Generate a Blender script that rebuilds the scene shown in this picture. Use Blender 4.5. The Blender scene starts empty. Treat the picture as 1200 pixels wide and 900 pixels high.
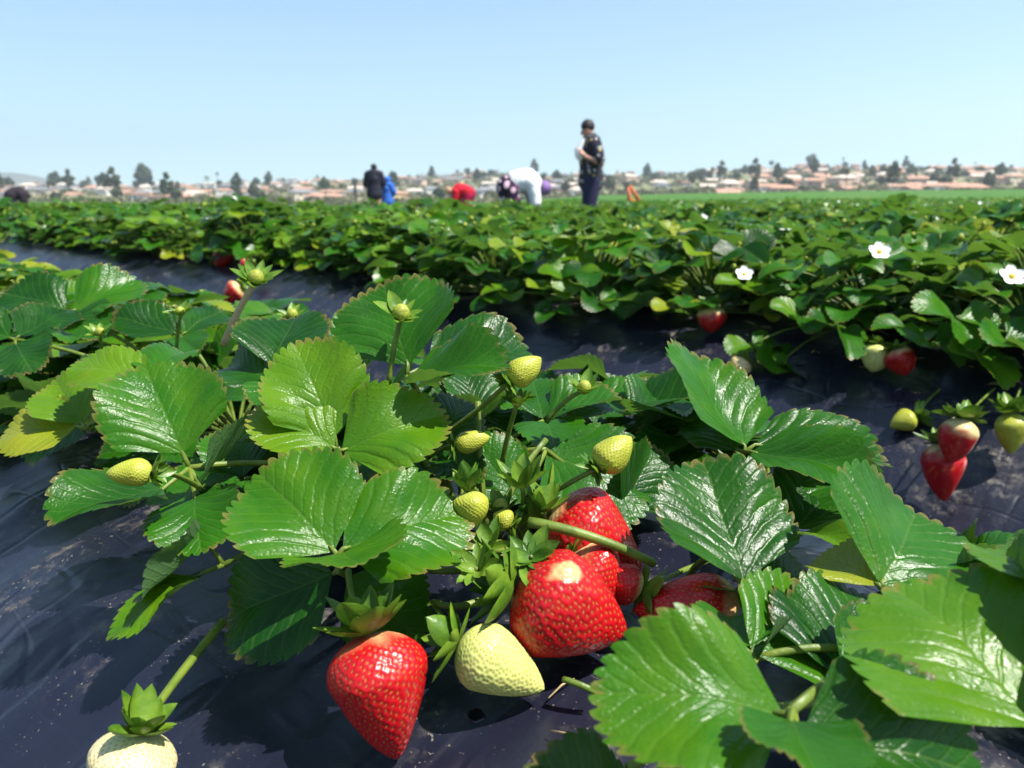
import bpy, math, random
import numpy as np
from mathutils import Vector, Matrix, kdtree, noise

random.seed(11)
RS = np.random.RandomState(7)
sc = bpy.context.scene
COL = sc.collection
PI = math.pi

# ------------------------------------------------------------------ camera
F_PX = 935.0
CAM = np.array((0.0, 0.0, 0.62))
PITCH = math.atan(220.0 / F_PX)
FWD = np.array((0.0, math.cos(PITCH), -math.sin(PITCH)))
UPV = np.array((0.0, math.sin(PITCH), math.cos(PITCH)))
RGT = np.array((1.0, 0.0, 0.0))
cd = bpy.data.cameras.new("camera")
cam = bpy.data.objects.new("camera", cd)
COL.objects.link(cam)
cam.location = CAM
cam.rotation_euler = (PI / 2 - PITCH, 0, 0)
cd.sensor_width = 36.0
cd.lens = 36.0 * F_PX / 1200.0
cd.clip_start = 0.02
cd.clip_end = 12000.0
cd.dof.use_dof = True
cd.dof.focus_distance = 0.54
cd.dof.aperture_fstop = 11.0
sc.camera = cam


def P(px, py, d):
    """the point seen at photo pixel (px, py) at depth d from the camera"""
    return CAM + d * (FWD + RGT * ((px - 600.0) / F_PX) + UPV * ((450.0 - py) / F_PX))


# bed frame: X runs along the rows (towards the right), Y across them (away from the camera)
A_ROW = math.radians(-42.0)
EX = np.array((math.cos(A_ROW), math.sin(A_ROW), 0.0))
EY = np.array((-math.sin(A_ROW), math.cos(A_ROW), 0.0))
PITCH_BED = 1.42
NEAR_LIP = 0.25


def to_bed(p):
    return float(np.dot(p[:2], EX[:2])), float(np.dot(p[:2], EY[:2]))


def bed_xy(s, n):
    return EX[:2] * s + EY[:2] * n


PROF_N = np.array([-.32, -.20, -.12, -.03, .06, .14, .21, .30, .42, .52, .62, .70, .77, .85, .92, 1.0, 1.32])
PROF_Z = np.array([.0, .02, .08, .165, .235, .285, .318, .338, .347, .350, .347, .335, .30, .21, .11, .03, .0])
# smooth the profile once
_nn = np.linspace(-.34, 1.34, 400)
_zz = np.interp(_nn, PROF_N, PROF_Z)
_k = np.hanning(25); _k /= _k.sum()
_zz = np.convolve(np.pad(_zz, 12, mode='edge'), _k, 'valid')


def prof(n):
    return np.interp(n, _nn, _zz)


def bed_z(p):
    s, n = to_bed(p)
    k = math.floor((n + .17) / PITCH_BED)
    return float(prof(n - k * PITCH_BED))


def depth_at_n(px, py, n):
    d0 = FWD + RGT * ((px - 600.0) / F_PX) + UPV * ((450.0 - py) / F_PX)
    return n / float(np.dot(d0[:2], EY[:2]))


def unit(v):
    v = np.asarray(v, float)
    return v / max(1e-9, np.linalg.norm(v))


# ------------------------------------------------------------------ node helpers
def new_mat(name):
    m = bpy.data.materials.new(name)
    m.use_nodes = True
    nt = m.node_tree
    for n in list(nt.nodes):
        nt.nodes.remove(n)
    out = nt.nodes.new("ShaderNodeOutputMaterial")
    return m, nt, out


class NT:
    def __init__(self, nt):
        self.nt = nt

    def n(self, t, **kw):
        nd = self.nt.nodes.new(t)
        for k, v in kw.items():
            setattr(nd, k, v)
        return nd

    def put(self, sock, v):
        if hasattr(v, "node"):
            self.nt.links.new(v, sock)
        else:
            sock.default_value = v

    def math(self, op, a, b=0.0, c=0.0, clamp=False):
        nd = self.n("ShaderNodeMath", operation=op, use_clamp=clamp)
        self.put(nd.inputs[0], a); self.put(nd.inputs[1], b); self.put(nd.inputs[2], c)
        return nd.outputs[0]

    def mix(self, f, a, b, mode='MIX'):
        nd = self.n("ShaderNodeMix", data_type='RGBA', blend_type=mode)
        self.put(nd.inputs[0], f)
        self.put(nd.inputs[6], a if hasattr(a, "node") else (*a, 1.0))
        self.put(nd.inputs[7], b if hasattr(b, "node") else (*b, 1.0))
        return nd.outputs[2]

    def smooth(self, x, lo, hi, a=0.0, b=1.0):
        nd = self.n("ShaderNodeMapRange", interpolation_type='SMOOTHSTEP')
        self.put(nd.inputs[0], x)
        nd.inputs[1].default_value = lo; nd.inputs[2].default_value = hi
        nd.inputs[3].default_value = a; nd.inputs[4].default_value = b
        return nd.outputs[0]

    def noise(self, vec, scale, detail=3.0, rough=.5):
        nd = self.n("ShaderNodeTexNoise")
        if vec is not None:
            self.put(nd.inputs["Vector"], vec)
        nd.inputs["Scale"].default_value = scale
        nd.inputs["Detail"].default_value = detail
        nd.inputs["Roughness"].default_value = rough
        return nd.outputs["Fac"]

    def mapping(self, vec, scale=(1, 1, 1), rot=(0, 0, 0)):
        nd = self.n("ShaderNodeMapping")
        self.put(nd.inputs["Vector"], vec)
        nd.inputs["Scale"].default_value = scale
        nd.inputs["Rotation"].default_value = rot
        return nd.outputs[0]

    def bump(self, h, strength, dist, normal=None):
        nd = self.n("ShaderNodeBump")
        nd.inputs["Strength"].default_value = strength
        nd.inputs["Distance"].default_value = dist
        self.put(nd.inputs["Height"], h)
        if normal is not None:
            self.put(nd.inputs["Normal"], normal)
        return nd.outputs[0]

    def attr(self, name, out="Fac"):
        nd = self.n("ShaderNodeAttribute", attribute_name=name)
        return nd.outputs[out]

    def bsdf(self, base, rough=.5, spec=.5, normal=None, coat=0.0, coat_rough=.1, sss=0.0, sss_r=None):
        nd = self.n("ShaderNodeBsdfPrincipled")
        self.put(nd.inputs["Base Color"], base if hasattr(base, "node") else (*base, 1.0))
        self.put(nd.inputs["Roughness"], rough)
        self.put(nd.inputs["Specular IOR Level"], spec)
        self.put(nd.inputs["Coat Weight"], coat)
        nd.inputs["Coat Roughness"].default_value = coat_rough
        if normal is not None:
            self.put(nd.inputs["Normal"], normal)
        if sss:
            nd.inputs["Subsurface Weight"].default_value = sss
            nd.inputs["Subsurface Radius"].default_value = sss_r or (1, .3, .2)
            nd.inputs["Subsurface Scale"].default_value = .004
        return nd


def mat_leaf(name, detail=True):
    m, nt, out = new_mat(name)
    g = NT(nt)
    uv = g.n("ShaderNodeUVMap", uv_map="UVMap").outputs[0]
    sep = g.n("ShaderNodeSeparateXYZ"); g.put(sep.inputs[0], uv)
    x = g.math('SUBTRACT', sep.outputs[0], .5)
    y = sep.outputs[1]
    ax = g.math('ABSOLUTE', x)
    s = g.math('MULTIPLY', g.math('SUBTRACT', y, g.math('MULTIPLY', ax, g.math('SUBTRACT', 1.15, g.math('MULTIPLY', ax, .85)))), 8.0)
    s = g.math('ADD', s, g.math('MULTIPLY', g.math('SUBTRACT', g.noise(uv, 7.0, 2.0), .5), .55))
    pp = g.math('PINGPONG', s, .5)
    vein = g.math('SUBTRACT', 1.0, g.smooth(pp, .015, .10))
    mid = g.math('SUBTRACT', 1.0, g.smooth(ax, .004, .016))
    fork = g.math('SUBTRACT', 1.0, g.smooth(g.math('PINGPONG', g.math('ADD', g.math('MULTIPLY', s, 2.0), g.math('MULTIPLY', ax, 3.0)), .5), .02, .12))
    fork = g.math('MULTIPLY', fork, g.smooth(ax, .16, .34))
    vein = g.math('MAXIMUM', g.math('MAXIMUM', g.math('MULTIPLY', vein, .75), g.math('MULTIPLY', fork, .4)), mid)
    tint = g.attr("tint")
    edge = g.attr("edge")
    geo = g.n("ShaderNodeNewGeometry")
    pos = geo.outputs["Position"]
    oi = g.n("ShaderNodeObjectInfo")
    rnd = g.math('MULTIPLY', g.math('SUBTRACT', oi.outputs["Random"], .5), .34)
    nz = g.noise(pos, 38.0, 3.0)
    t = g.math('ADD', g.math('ADD', tint, rnd), g.math('MULTIPLY', g.math('SUBTRACT', nz, .5), .45), clamp=True)
    ramp = g.n("ShaderNodeValToRGB")
    e = ramp.color_ramp.elements
    e[0].position = 0.0; e[0].color = (.0045, .042, .003, 1)
    e[1].position = 1.0; e[1].color = (.22, .245, .014, 1)
    e2 = ramp.color_ramp.elements.new(.35); e2.color = (.022, .112, .003, 1)
    e3 = ramp.color_ramp.elements.new(.70); e3.color = (.092, .190, .004, 1)
    g.put(ramp.inputs[0], t)
    col = ramp.outputs[0]
    col = g.mix(g.math('MULTIPLY', vein, .26), col, (.10, .18, .03))
    spot_ = g.math('MULTIPLY', g.smooth(g.noise(pos, 210.0, 2.0), .70, .76), g.smooth(g.noise(pos, 14.0, 2.0), .50, .62))
    col = g.mix(g.math('MULTIPLY', spot_, .7), col, (.10, .055, .02))
    ed = g.math('MULTIPLY', g.smooth(edge, .93, 1.0), g.smooth(g.noise(pos, 55.0, 2.0), .42, .62))
    col = g.mix(g.math('MULTIPLY', ed, .55), col, (.24, .13, .05))
    back = geo.outputs["Backfacing"]
    col = g.mix(g.math('MULTIPLY', back, .55), col, (.11, .20, .085))
    # surface relief: sunk veins, blistered tissue between them
    n1 = None
    if detail:
        v = g.n("ShaderNodeTexVoronoi"); v.feature = 'F1'
        g.put(v.inputs["Vector"], g.mapping(uv, (1, 1, 1)))
        v.inputs["Scale"].default_value = 26.0
        cell = g.math('SUBTRACT', 1.0, g.smooth(v.outputs["Distance"], .0, .62))
        h = g.math('ADD', g.math('MULTIPLY', cell, .55), g.math('MULTIPLY', g.smooth(pp, .0, .22), .8))
        h = g.math('ADD', h, g.math('MULTIPLY', g.noise(uv, 60.0, 3.0), .5))
        h = g.math('ADD', h, g.math('MULTIPLY', g.smooth(ax, .0, .03), .6))
        n1 = g.bump(h, .34, .0009)
    rough = g.math('ADD', .19, g.math('MULTIPLY', g.noise(pos, 120.0, 3.0), .26))
    rough = g.math('ADD', rough, g.math('MULTIPLY', back, .3))
    b = g.bsdf(col, rough, .24, n1)
    tr = g.n("ShaderNodeBsdfTranslucent")
    g.put(tr.inputs[0], g.mix(.5, col, (.17, .36, .006), 'MIX'))
    mx = g.n("ShaderNodeMixShader"); mx.inputs[0].default_value = .28
    nt.links.new(b.outputs[0], mx.inputs[1]); nt.links.new(tr.outputs[0], mx.inputs[2])
    nt.links.new(mx.outputs[0], out.inputs[0])
    return m


def mat_stem(name, col=(.165, .225, .030), col2=(.09, .15, .016), rough=.45):
    m, nt, out = new_mat(name)
    g = NT(nt)
    geo = g.n("ShaderNodeNewGeometry")
    nz = g.noise(geo.outputs["Position"], 60.0, 3.0)
    nz2 = g.noise(geo.outputs["Position"], 400.0, 2.0)
    c = g.mix(g.smooth(nz, .35, .65), col, col2)
    b = g.bsdf(c, rough, .4, g.bump(nz2, .3, .0008))
    tr = g.n("ShaderNodeBsdfTranslucent"); g.put(tr.inputs[0], c)
    mx = g.n("ShaderNodeMixShader"); mx.inputs[0].default_value = .2
    nt.links.new(b.outputs[0], mx.inputs[1]); nt.links.new(tr.outputs[0], mx.inputs[2])
    nt.links.new(mx.outputs[0], out.inputs[0])
    return m


def mat_berry(name, coat=.0, rough=.32, sss=.05):
    m, nt, out = new_mat(name)
    g = NT(nt)
    geo = g.n("ShaderNodeNewGeometry")
    c = g.attr("Col", "Color")
    nz = g.noise(geo.outputs["Position"], 110.0, 3.0)
    c = g.mix(g.math('MULTIPLY', g.smooth(nz, .35, .75), .25), c, g.mix(1.0, c, (.75, .55, .55), 'MULTIPLY'))
    fine = g.noise(geo.outputs["Position"], 900.0, 2.0)
    b = g.bsdf(c, rough, .34, g.bump(fine, .12, .0006), coat, .16, sss, (1.0, .25, .12))
    nt.links.new(b.outputs[0], out.inputs[0])
    return m


def mat_plain(name, base, rough=.7, spec=.3, var=.35, scale=6.0, bump=0.0):
    m, nt, out = new_mat(name)
    g = NT(nt)
    tc = g.n("ShaderNodeTexCoord").outputs["Object"]
    nz = g.noise(tc, scale, 4.0, .6)
    c = g.mix(g.smooth(nz, .3, .7), tuple(v * (1 - var) for v in base), tuple(min(1, v * (1 + var * .6)) for v in base))
    b = g.bsdf(c, rough, spec, g.bump(nz, .5, bump) if bump else None)
    nt.links.new(b.outputs[0], out.inputs[0])
    return m


def mat_plastic():
    m, nt, out = new_mat("black_mulch_film")
    g = NT(nt)
    tc = g.n("ShaderNodeTexCoord").outputs["Object"]
    across = g.noise(g.mapping(tc, (17.0, 2.2, 2.2)), 1.0, 2.5, .5)      # creases running down the flank
    along = g.noise(g.mapping(tc, (1.6, 12.0, 6.0), (0, 0, .25)), 1.0, 2.5, .5)   # long pull marks along the row
    fine = g.noise(tc, 190.0, 4.0, .65)
    big = g.noise(tc, 7.0, 3.0)
    d1 = g.noise(tc, 15.0, 6.0, .65)
    d2 = g.noise(tc, 70.0, 4.0, .7)
    dust = g.math('MULTIPLY', g.smooth(d1, .52, .72), g.smooth(d2, .40, .68))
    film = g.mix(big, (.0036, .0050, .0160), (.0120, .0126, .0215))  # blue in the base colour stands in for reflected sky
    sc_ = g.noise(g.mapping(tc, (34.0, 4.0, 4.0)), 1.0, 3.0, .6)
    film = g.mix(g.math('MULTIPLY', g.smooth(sc_, .60, .78), .30), film, (.085, .082, .088))
    spk = g.math('MULTIPLY', g.smooth(g.noise(tc, 330.0, 2.0), .66, .72), g.smooth(d1, .42, .60))
    dust = g.math('MAXIMUM', dust, spk)
    c = g.mix(g.math('MULTIPLY', dust, .75), film, (.20, .175, .135))
    rough = g.math('ADD', .22, g.math('ADD', g.math('MULTIPLY', dust, .45), g.math('MULTIPLY', fine, .16)))
    cr1 = g.noise(g.mapping(tc, (11.0, 5.0, 5.0), (0, 0, .5)), 1.0, 2.0, .5)
    cr2 = g.noise(g.mapping(tc, (4.0, 15.0, 8.0), (0, 0, -.3)), 1.0, 2.0, .5)
    crease = g.math('ADD', g.smooth(g.math('ABSOLUTE', g.math('SUBTRACT', cr1, .5)), .0, .035), g.smooth(g.math('ABSOLUTE', g.math('SUBTRACT', cr2, .5)), .0, .03))
    h = g.math('ADD', g.math('MULTIPLY', across, .6), g.math('MULTIPLY', along, .9))
    h = g.math('ADD', h, g.math('MULTIPLY', crease, .07))
    n = g.bump(fine, .06, .002, g.bump(h, .48, .016))
    b = g.bsdf(c, rough, .5, n)
    nt.links.new(b.outputs[0], out.inputs[0])
    return m


def mat_floral(name, ground, cols, scale=14.0, thr=.30):
    m, nt, out = new_mat(name)
    g = NT(nt)
    tc = g.n("ShaderNodeTexCoord").outputs["Object"]
    v = g.n("ShaderNodeTexVoronoi"); g.put(v.inputs["Vector"], tc); v.inputs["Scale"].default_value = scale
    sep = g.n("ShaderNodeSeparateColor"); g.put(sep.inputs[0], v.outputs["Color"])
    ramp = g.n("ShaderNodeValToRGB"); ramp.color_ramp.interpolation = 'CONSTANT'
    els = ramp.color_ramp.elements
    els[0].position = 0; els[0].color = (*ground, 1)
    els[1].position = .30; els[1].color = (*cols[0], 1)
    for i, cc in enumerate(cols[1:]):
        q = els.new(.30 + .70 * (i + 1) / len(cols)); q.color = (*cc, 1)
    g.put(ramp.inputs[0], sep.outputs[0])
    mask = g.math('SUBTRACT', 1.0, g.smooth(v.outputs["Distance"], thr, thr + .18))
    c = g.mix(mask, ground, ramp.outputs[0])
    b = g.bsdf(c, .85, .2)
    nt.links.new(b.outputs[0], out.inputs[0])
    return m


M = {}
M['leaf'] = mat_leaf("strawberry_leaf")
M['leaf_far'] = mat_leaf("strawberry_leaf_far", False)
M['stem'] = mat_stem("green_stem")
M['dry'] = mat_stem("pale_dry_stem", (.52, .41, .22), (.42, .33, .16), .6)
M['sepal'] = mat_stem("sepal_green", (.135, .235, .018), (.050, .130, .010), .40)
M['berry'] = mat_berry("ripe_strawberry")
M['unripe'] = mat_berry("unripe_strawberry", .08, .45, .12)
M['petal'] = mat_plain("white_petal", (.82, .82, .78), .6, .3, .08, 40.0)
M['yellow'] = mat_plain("flower_centre", (.62, .45, .04), .7, .2, .3, 300.0)
M['film'] = mat_plastic()
M['dark'] = mat_plain("hole_painted_shade", (.006, .005, .005), .9, .1)  # painted black for the shade inside the punched hole
M['soil'] = mat_plain("planting_soil", (.085, .055, .035), .95, .1, .6, 60.0, .006)
M['straw'] = mat_plain("dry_straw", (.45, .33, .17), .8, .2, .35, 90.0)


# ------------------------------------------------------------------ mesh builder
class MB:
    def __init__(self):
        self.v, self.f, self.uv, self.t, self.e, self.m = [], [], [], [], [], []
        self.c = []
        self.n = 0

    def grid(self, V, uv=None, tint=0.3, edge=None, mat=0, col=None):
        a, b = V.shape[:2]
        idx = np.arange(a * b).reshape(a, b) + self.n
        q = np.stack((idx[:-1, :-1], idx[1:, :-1], idx[1:, 1:], idx[:-1, 1:]), -1).reshape(-1, 4)
        self.v.append(V.reshape(-1, 3)); self.f.append(q)
        self.uv.append((uv if uv is not None else np.zeros((a, b, 2)) + .5).reshape(-1, 2))
        self.t.append(np.full(a * b, tint) if np.isscalar(tint) else np.asarray(tint).reshape(-1))
        self.e.append(np.zeros(a * b) if edge is None else np.asarray(edge).reshape(-1))
        self.m.append(np.full(len(q), mat, dtype=np.int32))
        self.c.append(np.ones((a * b, 4)) if col is None else col.reshape(-1, 4))
        self.n += a * b

    def raw(self, V, F, mat=0):
        """quads given by index"""
        V = np.asarray(V, float); F = np.asarray(F, int)
        self.v.append(V); self.f.append(F + self.n)
        k = len(V)
        self.uv.append(np.zeros((k, 2)) + .5); self.t.append(np.full(k, .3)); self.e.append(np.zeros(k))
        self.m.append(np.full(len(F), mat, dtype=np.int32)); self.c.append(np.ones((k, 4)))
        self.n += k

    def tube(self, pts, radii, k=7, mat=0, tint=.5, cap=True):
        pts = [np.asarray(p, float) for p in pts]
        radii = list(radii)
        if cap:
            pts = [pts[0]] + pts + [pts[-1]]
            radii = [1e-5] + radii + [1e-5]
        n = len(pts)
        T = []
        for i in range(n):
            a = pts[max(0, i - 1)]; b = pts[min(n - 1, i + 1)]
            T.append(unit(b - a))
        ref = np.array((0, 0, 1.0)) if abs(T[0][2]) < .9 else np.array((1.0, 0, 0))
        rings = []
        for i in range(n):
            ref = unit(ref - T[i] * np.dot(ref, T[i]))
            bn = np.cross(T[i], ref)
            ang = np.linspace(0, 2 * PI, k + 1)
            rings.append(pts[i] + radii[i] * (np.cos(ang)[:, None] * ref + np.sin(ang)[:, None] * bn))
        V = np.stack(rings, 0).transpose(1, 0, 2)[::-1]
        self.grid(V, tint=tint, mat=mat)

    def box(self, c, s, mat=0, rz=0.0):
        cx, cy, cz = c; sx, sy, sz = (q / 2 for q in s)
        co, si = math.cos(rz), math.sin(rz)
        V = []
        for z in (-sz, sz):
            for x, y in ((-sx, -sy), (sx, -sy), (sx, sy), (-sx, sy)):
                V.append((cx + x * co - y * si, cy + x * si + y * co, cz + z))
        F = [(3, 2, 1, 0), (4, 5, 6, 7), (0, 1, 5, 4), (1, 2, 6, 5), (2, 3, 7, 6), (3, 0, 4, 7)]
        self.raw(V, F, mat)

    def mesh(self, name, mats, smooth=True, color=False):
        V = np.concatenate(self.v); F = np.concatenate(self.f)
        me = bpy.data.meshes.new(name)
        me.vertices.add(len(V)); me.vertices.foreach_set('co', V.astype(np.float32).ravel())
        me.loops.add(F.size); me.loops.foreach_set('vertex_index', F.astype(np.int32).ravel())
        me.polygons.add(len(F)); me.polygons.foreach_set('loop_start', np.arange(len(F), dtype=np.int32) * 4)
        me.polygons.foreach_set('material_index', np.concatenate(self.m))
        me.polygons.foreach_set('use_smooth', np.full(len(F), smooth))
        uvl = me.uv_layers.new(name="UVMap")
        uvl.data.foreach_set('uv', np.concatenate(self.uv)[F.ravel()].astype(np.float32).ravel())
        at = me.attributes.new("tint", 'FLOAT', 'POINT'); at.data.foreach_set('value', np.concatenate(self.t).astype(np.float32))
        at = me.attributes.new("edge", 'FLOAT', 'POINT'); at.data.foreach_set('value', np.concatenate(self.e).astype(np.float32))
        if color:
            ca = me.color_attributes.new("Col", 'FLOAT_COLOR', 'POINT')
            ca.data.foreach_set('color', np.concatenate(self.c).astype(np.float32).ravel())
        for q in mats:
            me.materials.append(q)
        me.update(calc_edges=True)
        return me

    def build(self, name, mats, parent=None, smooth=True, color=False):
        if not isinstance(mats, (list, tuple)):
            mats = [mats]
        return link(name, self.mesh(name, mats, smooth, color), parent)


def link(name, data, parent=None):
    o = bpy.data.objects.new(name, data)
    COL.objects.link(o)
    if parent is not None:
        o.parent = parent
        o.matrix_parent_inverse = parent.matrix_basis.inverted()
    return o


def empty(name, loc, rz=0.0):
    o = bpy.data.objects.new(name, None)
    o.empty_display_size = .05
    COL.objects.link(o)
    o.location = loc; o.rotation_euler = (0, 0, rz)
    return o


def tag(o, label=None, cat=None, group=None, kind=None):
    if label: o["label"] = label
    if cat: o["category"] = cat
    if group: o["group"] = group
    if kind: o["kind"] = kind
    return o


def bez(p0, p1, p2, n=10):
    t = np.linspace(0, 1, n)[:, None]
    return list((1 - t) ** 2 * p0 + 2 * t * (1 - t) * p1 + t ** 2 * p2)


# ------------------------------------------------------------------ leaflets
def leaflet(mb, base, a, nrm, L, wr=.95, fold=.15, cup=.0, arch=.05, droop=.0, ruf=.03, tint=.3, res=(22, 14), mat=0, rng=random):
    """one toothed strawberry leaflet: fan of rays from its base, pleated along the side veins"""
    teeth, nr = res
    wob_ = rng.uniform(0, 6)
    hi = teeth >= 16
    na = teeth * (4 if hi else 2) + 1
    thm = math.radians(rng.uniform(66, 75))
    th = np.linspace(-thm, thm, na)
    rho = np.linspace(0, 1, nr) ** .85
    t = th / thm
    R = L * np.cos(th * .97) ** rng.uniform(.50, .62)
    wr = wr * .86
    R = R * (1 + .03 * np.sin(3 * th + rng.uniform(0, 6)))
    # teeth lean towards the tip
    u = np.arange(na) / ((na - 1) / teeth)
    ph = np.where(t < 0, u % 1, (teeth - u) % 1)
    tooth = np.interp(ph, [0, .3, .72, 1.0], [0, .75, 1.0, .0]) if hi else np.interp(ph, [0, .5, 1], [0, 1, 0])
    tamp = .058 * L * np.clip((1.0 - np.abs(t)) * 9, 0, 1)
    RR = R[:, None] * rho[None, :] + (tooth * tamp - .5 * tamp)[:, None] * rho[None, :] ** 7
    x = RR * np.sin(th)[:, None]
    y = RR * np.cos(th)[:, None]
    xs = x * wr
    ax = np.abs(x)
    uv = np.stack((x / L + .5, y / L), -1)
    s = (y - ax * (1.15 - .85 * ax / L)) / L * 8.0 + .12 * np.sin(7 * x / L + 3 * y / L + wob_)
    pl = np.abs(((s + .0) % 1.0) - .5) * 2.0
    pleat = (1 - pl ** 2) * .0085 * L * np.clip(ax / (.10 * L), 0, 1) * np.clip(rho * 2.0, 0, 1)[None, :]
    q = y / L
    eps = .07 * L
    r = np.sqrt(xs ** 2 + eps ** 2) - eps
    sf, cf = math.sin(fold), math.cos(fold)
    X = xs * cf
    Z = r * sf + cup * xs ** 2 / L + arch * L * 4 * q * (1 - q) - droop * L * q ** 3
    e2 = (rho[None, :] ** 2) * np.ones_like(Z)
    p1, p2, p3 = (rng.uniform(0, 6.28) for _ in range(3))
    Z = Z + ruf * L * e2 * (np.sin(4.3 * th + p1) + .6 * np.sin(8.1 * th + p2))[:, None]
    Z = Z + .02 * L * np.sin(2.5 * q * PI + p3) + (pleat if hi else pleat * .6)
    # edge of the teeth turns down a touch
    Z = Z - .02 * L * rho[None, :] ** 6 * rng.uniform(-.4, 1.6)
    a = unit(a)
    n = unit(nrm - a * np.dot(a, nrm))
    side = np.cross(a, n)
    V = base + X[..., None] * side + y[..., None] * a + Z[..., None] * n
    ed = np.clip(rho[None, :] * np.ones_like(Z), 0, 1)
    tv = tint - .04 + .12 * (rho[None, :] - .5) * np.ones_like(Z) * rng.uniform(-1, 1.3)
    mb.grid(V, uv, tv, ed, mat)


def rot_about(v, ax, ang):
    return np.array(Matrix.Rotation(ang, 3, Vector(ax)) @ Vector(v))


def auto_leaf(mb, mbp, crown, az, reach, h, L, tint, res, rng, face=.5, mat=0, pmat=0, pr=.0019, extra=None):
    """a whole trifoliate leaf with its petiole, leaning out of the crown"""
    out = np.array((math.cos(az), math.sin(az), 0.0))
    node = crown + out * reach + np.array((0, 0, h))
    ctrl = crown + out * reach * .25 + np.array((0, 0, h * .75 + .01))
    k = 8 if res[0] >= 16 else 4
    mbp.tube(bez(crown, ctrl, node, k), np.linspace(pr * 1.2, pr, k), 6 if res[0] >= 16 else 4, pmat, tint=.6)
    N = unit(np.array((0, 0, 1.0)) + out * rng.uniform(-.1, face) + np.array([rng.uniform(-.48, .48) for _ in range(3)]) + (extra if extra is not None else 0))
    f0 = unit(out - N * np.dot(out, N))
    tw = rng.uniform(-.35, .35)
    f0 = rot_about(f0, N, tw)
    for j, ang in enumerate((0.0, rng.uniform(1.25, 1.7), -rng.uniform(1.25, 1.7))):
        f = rot_about(f0, N, ang)
        lift = rng.uniform(-.1, .32)
        f = unit(f + N * lift)
        nn = unit(N - f * np.dot(N, f) + np.array([rng.uniform(-.15, .15) for _ in range(3)]))
        leaflet(mb, node + f * .004, f, nn, L * (1.0 if j == 0 else rng.uniform(.88, .98)), rng.uniform(.86, 1.02),
                rng.uniform(.08, .50), rng.uniform(-.1, .40), rng.uniform(-.03, .10), rng.uniform(0, .18),
                rng.uniform(.015, .04), tint + rng.uniform(-.06, .06), res, mat, rng)
    return node


# ------------------------------------------------------------------ fruit
RED = np.array((.47, .005, .009)); RED2 = np.array((.30, .002, .007)); PALE = np.array((.56, .44, .19))
GREEN = np.array((.34, .37, .035)); CREAM = np.array((.62, .55, .29)); LIME = np.array((.56, .57, .17))


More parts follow.
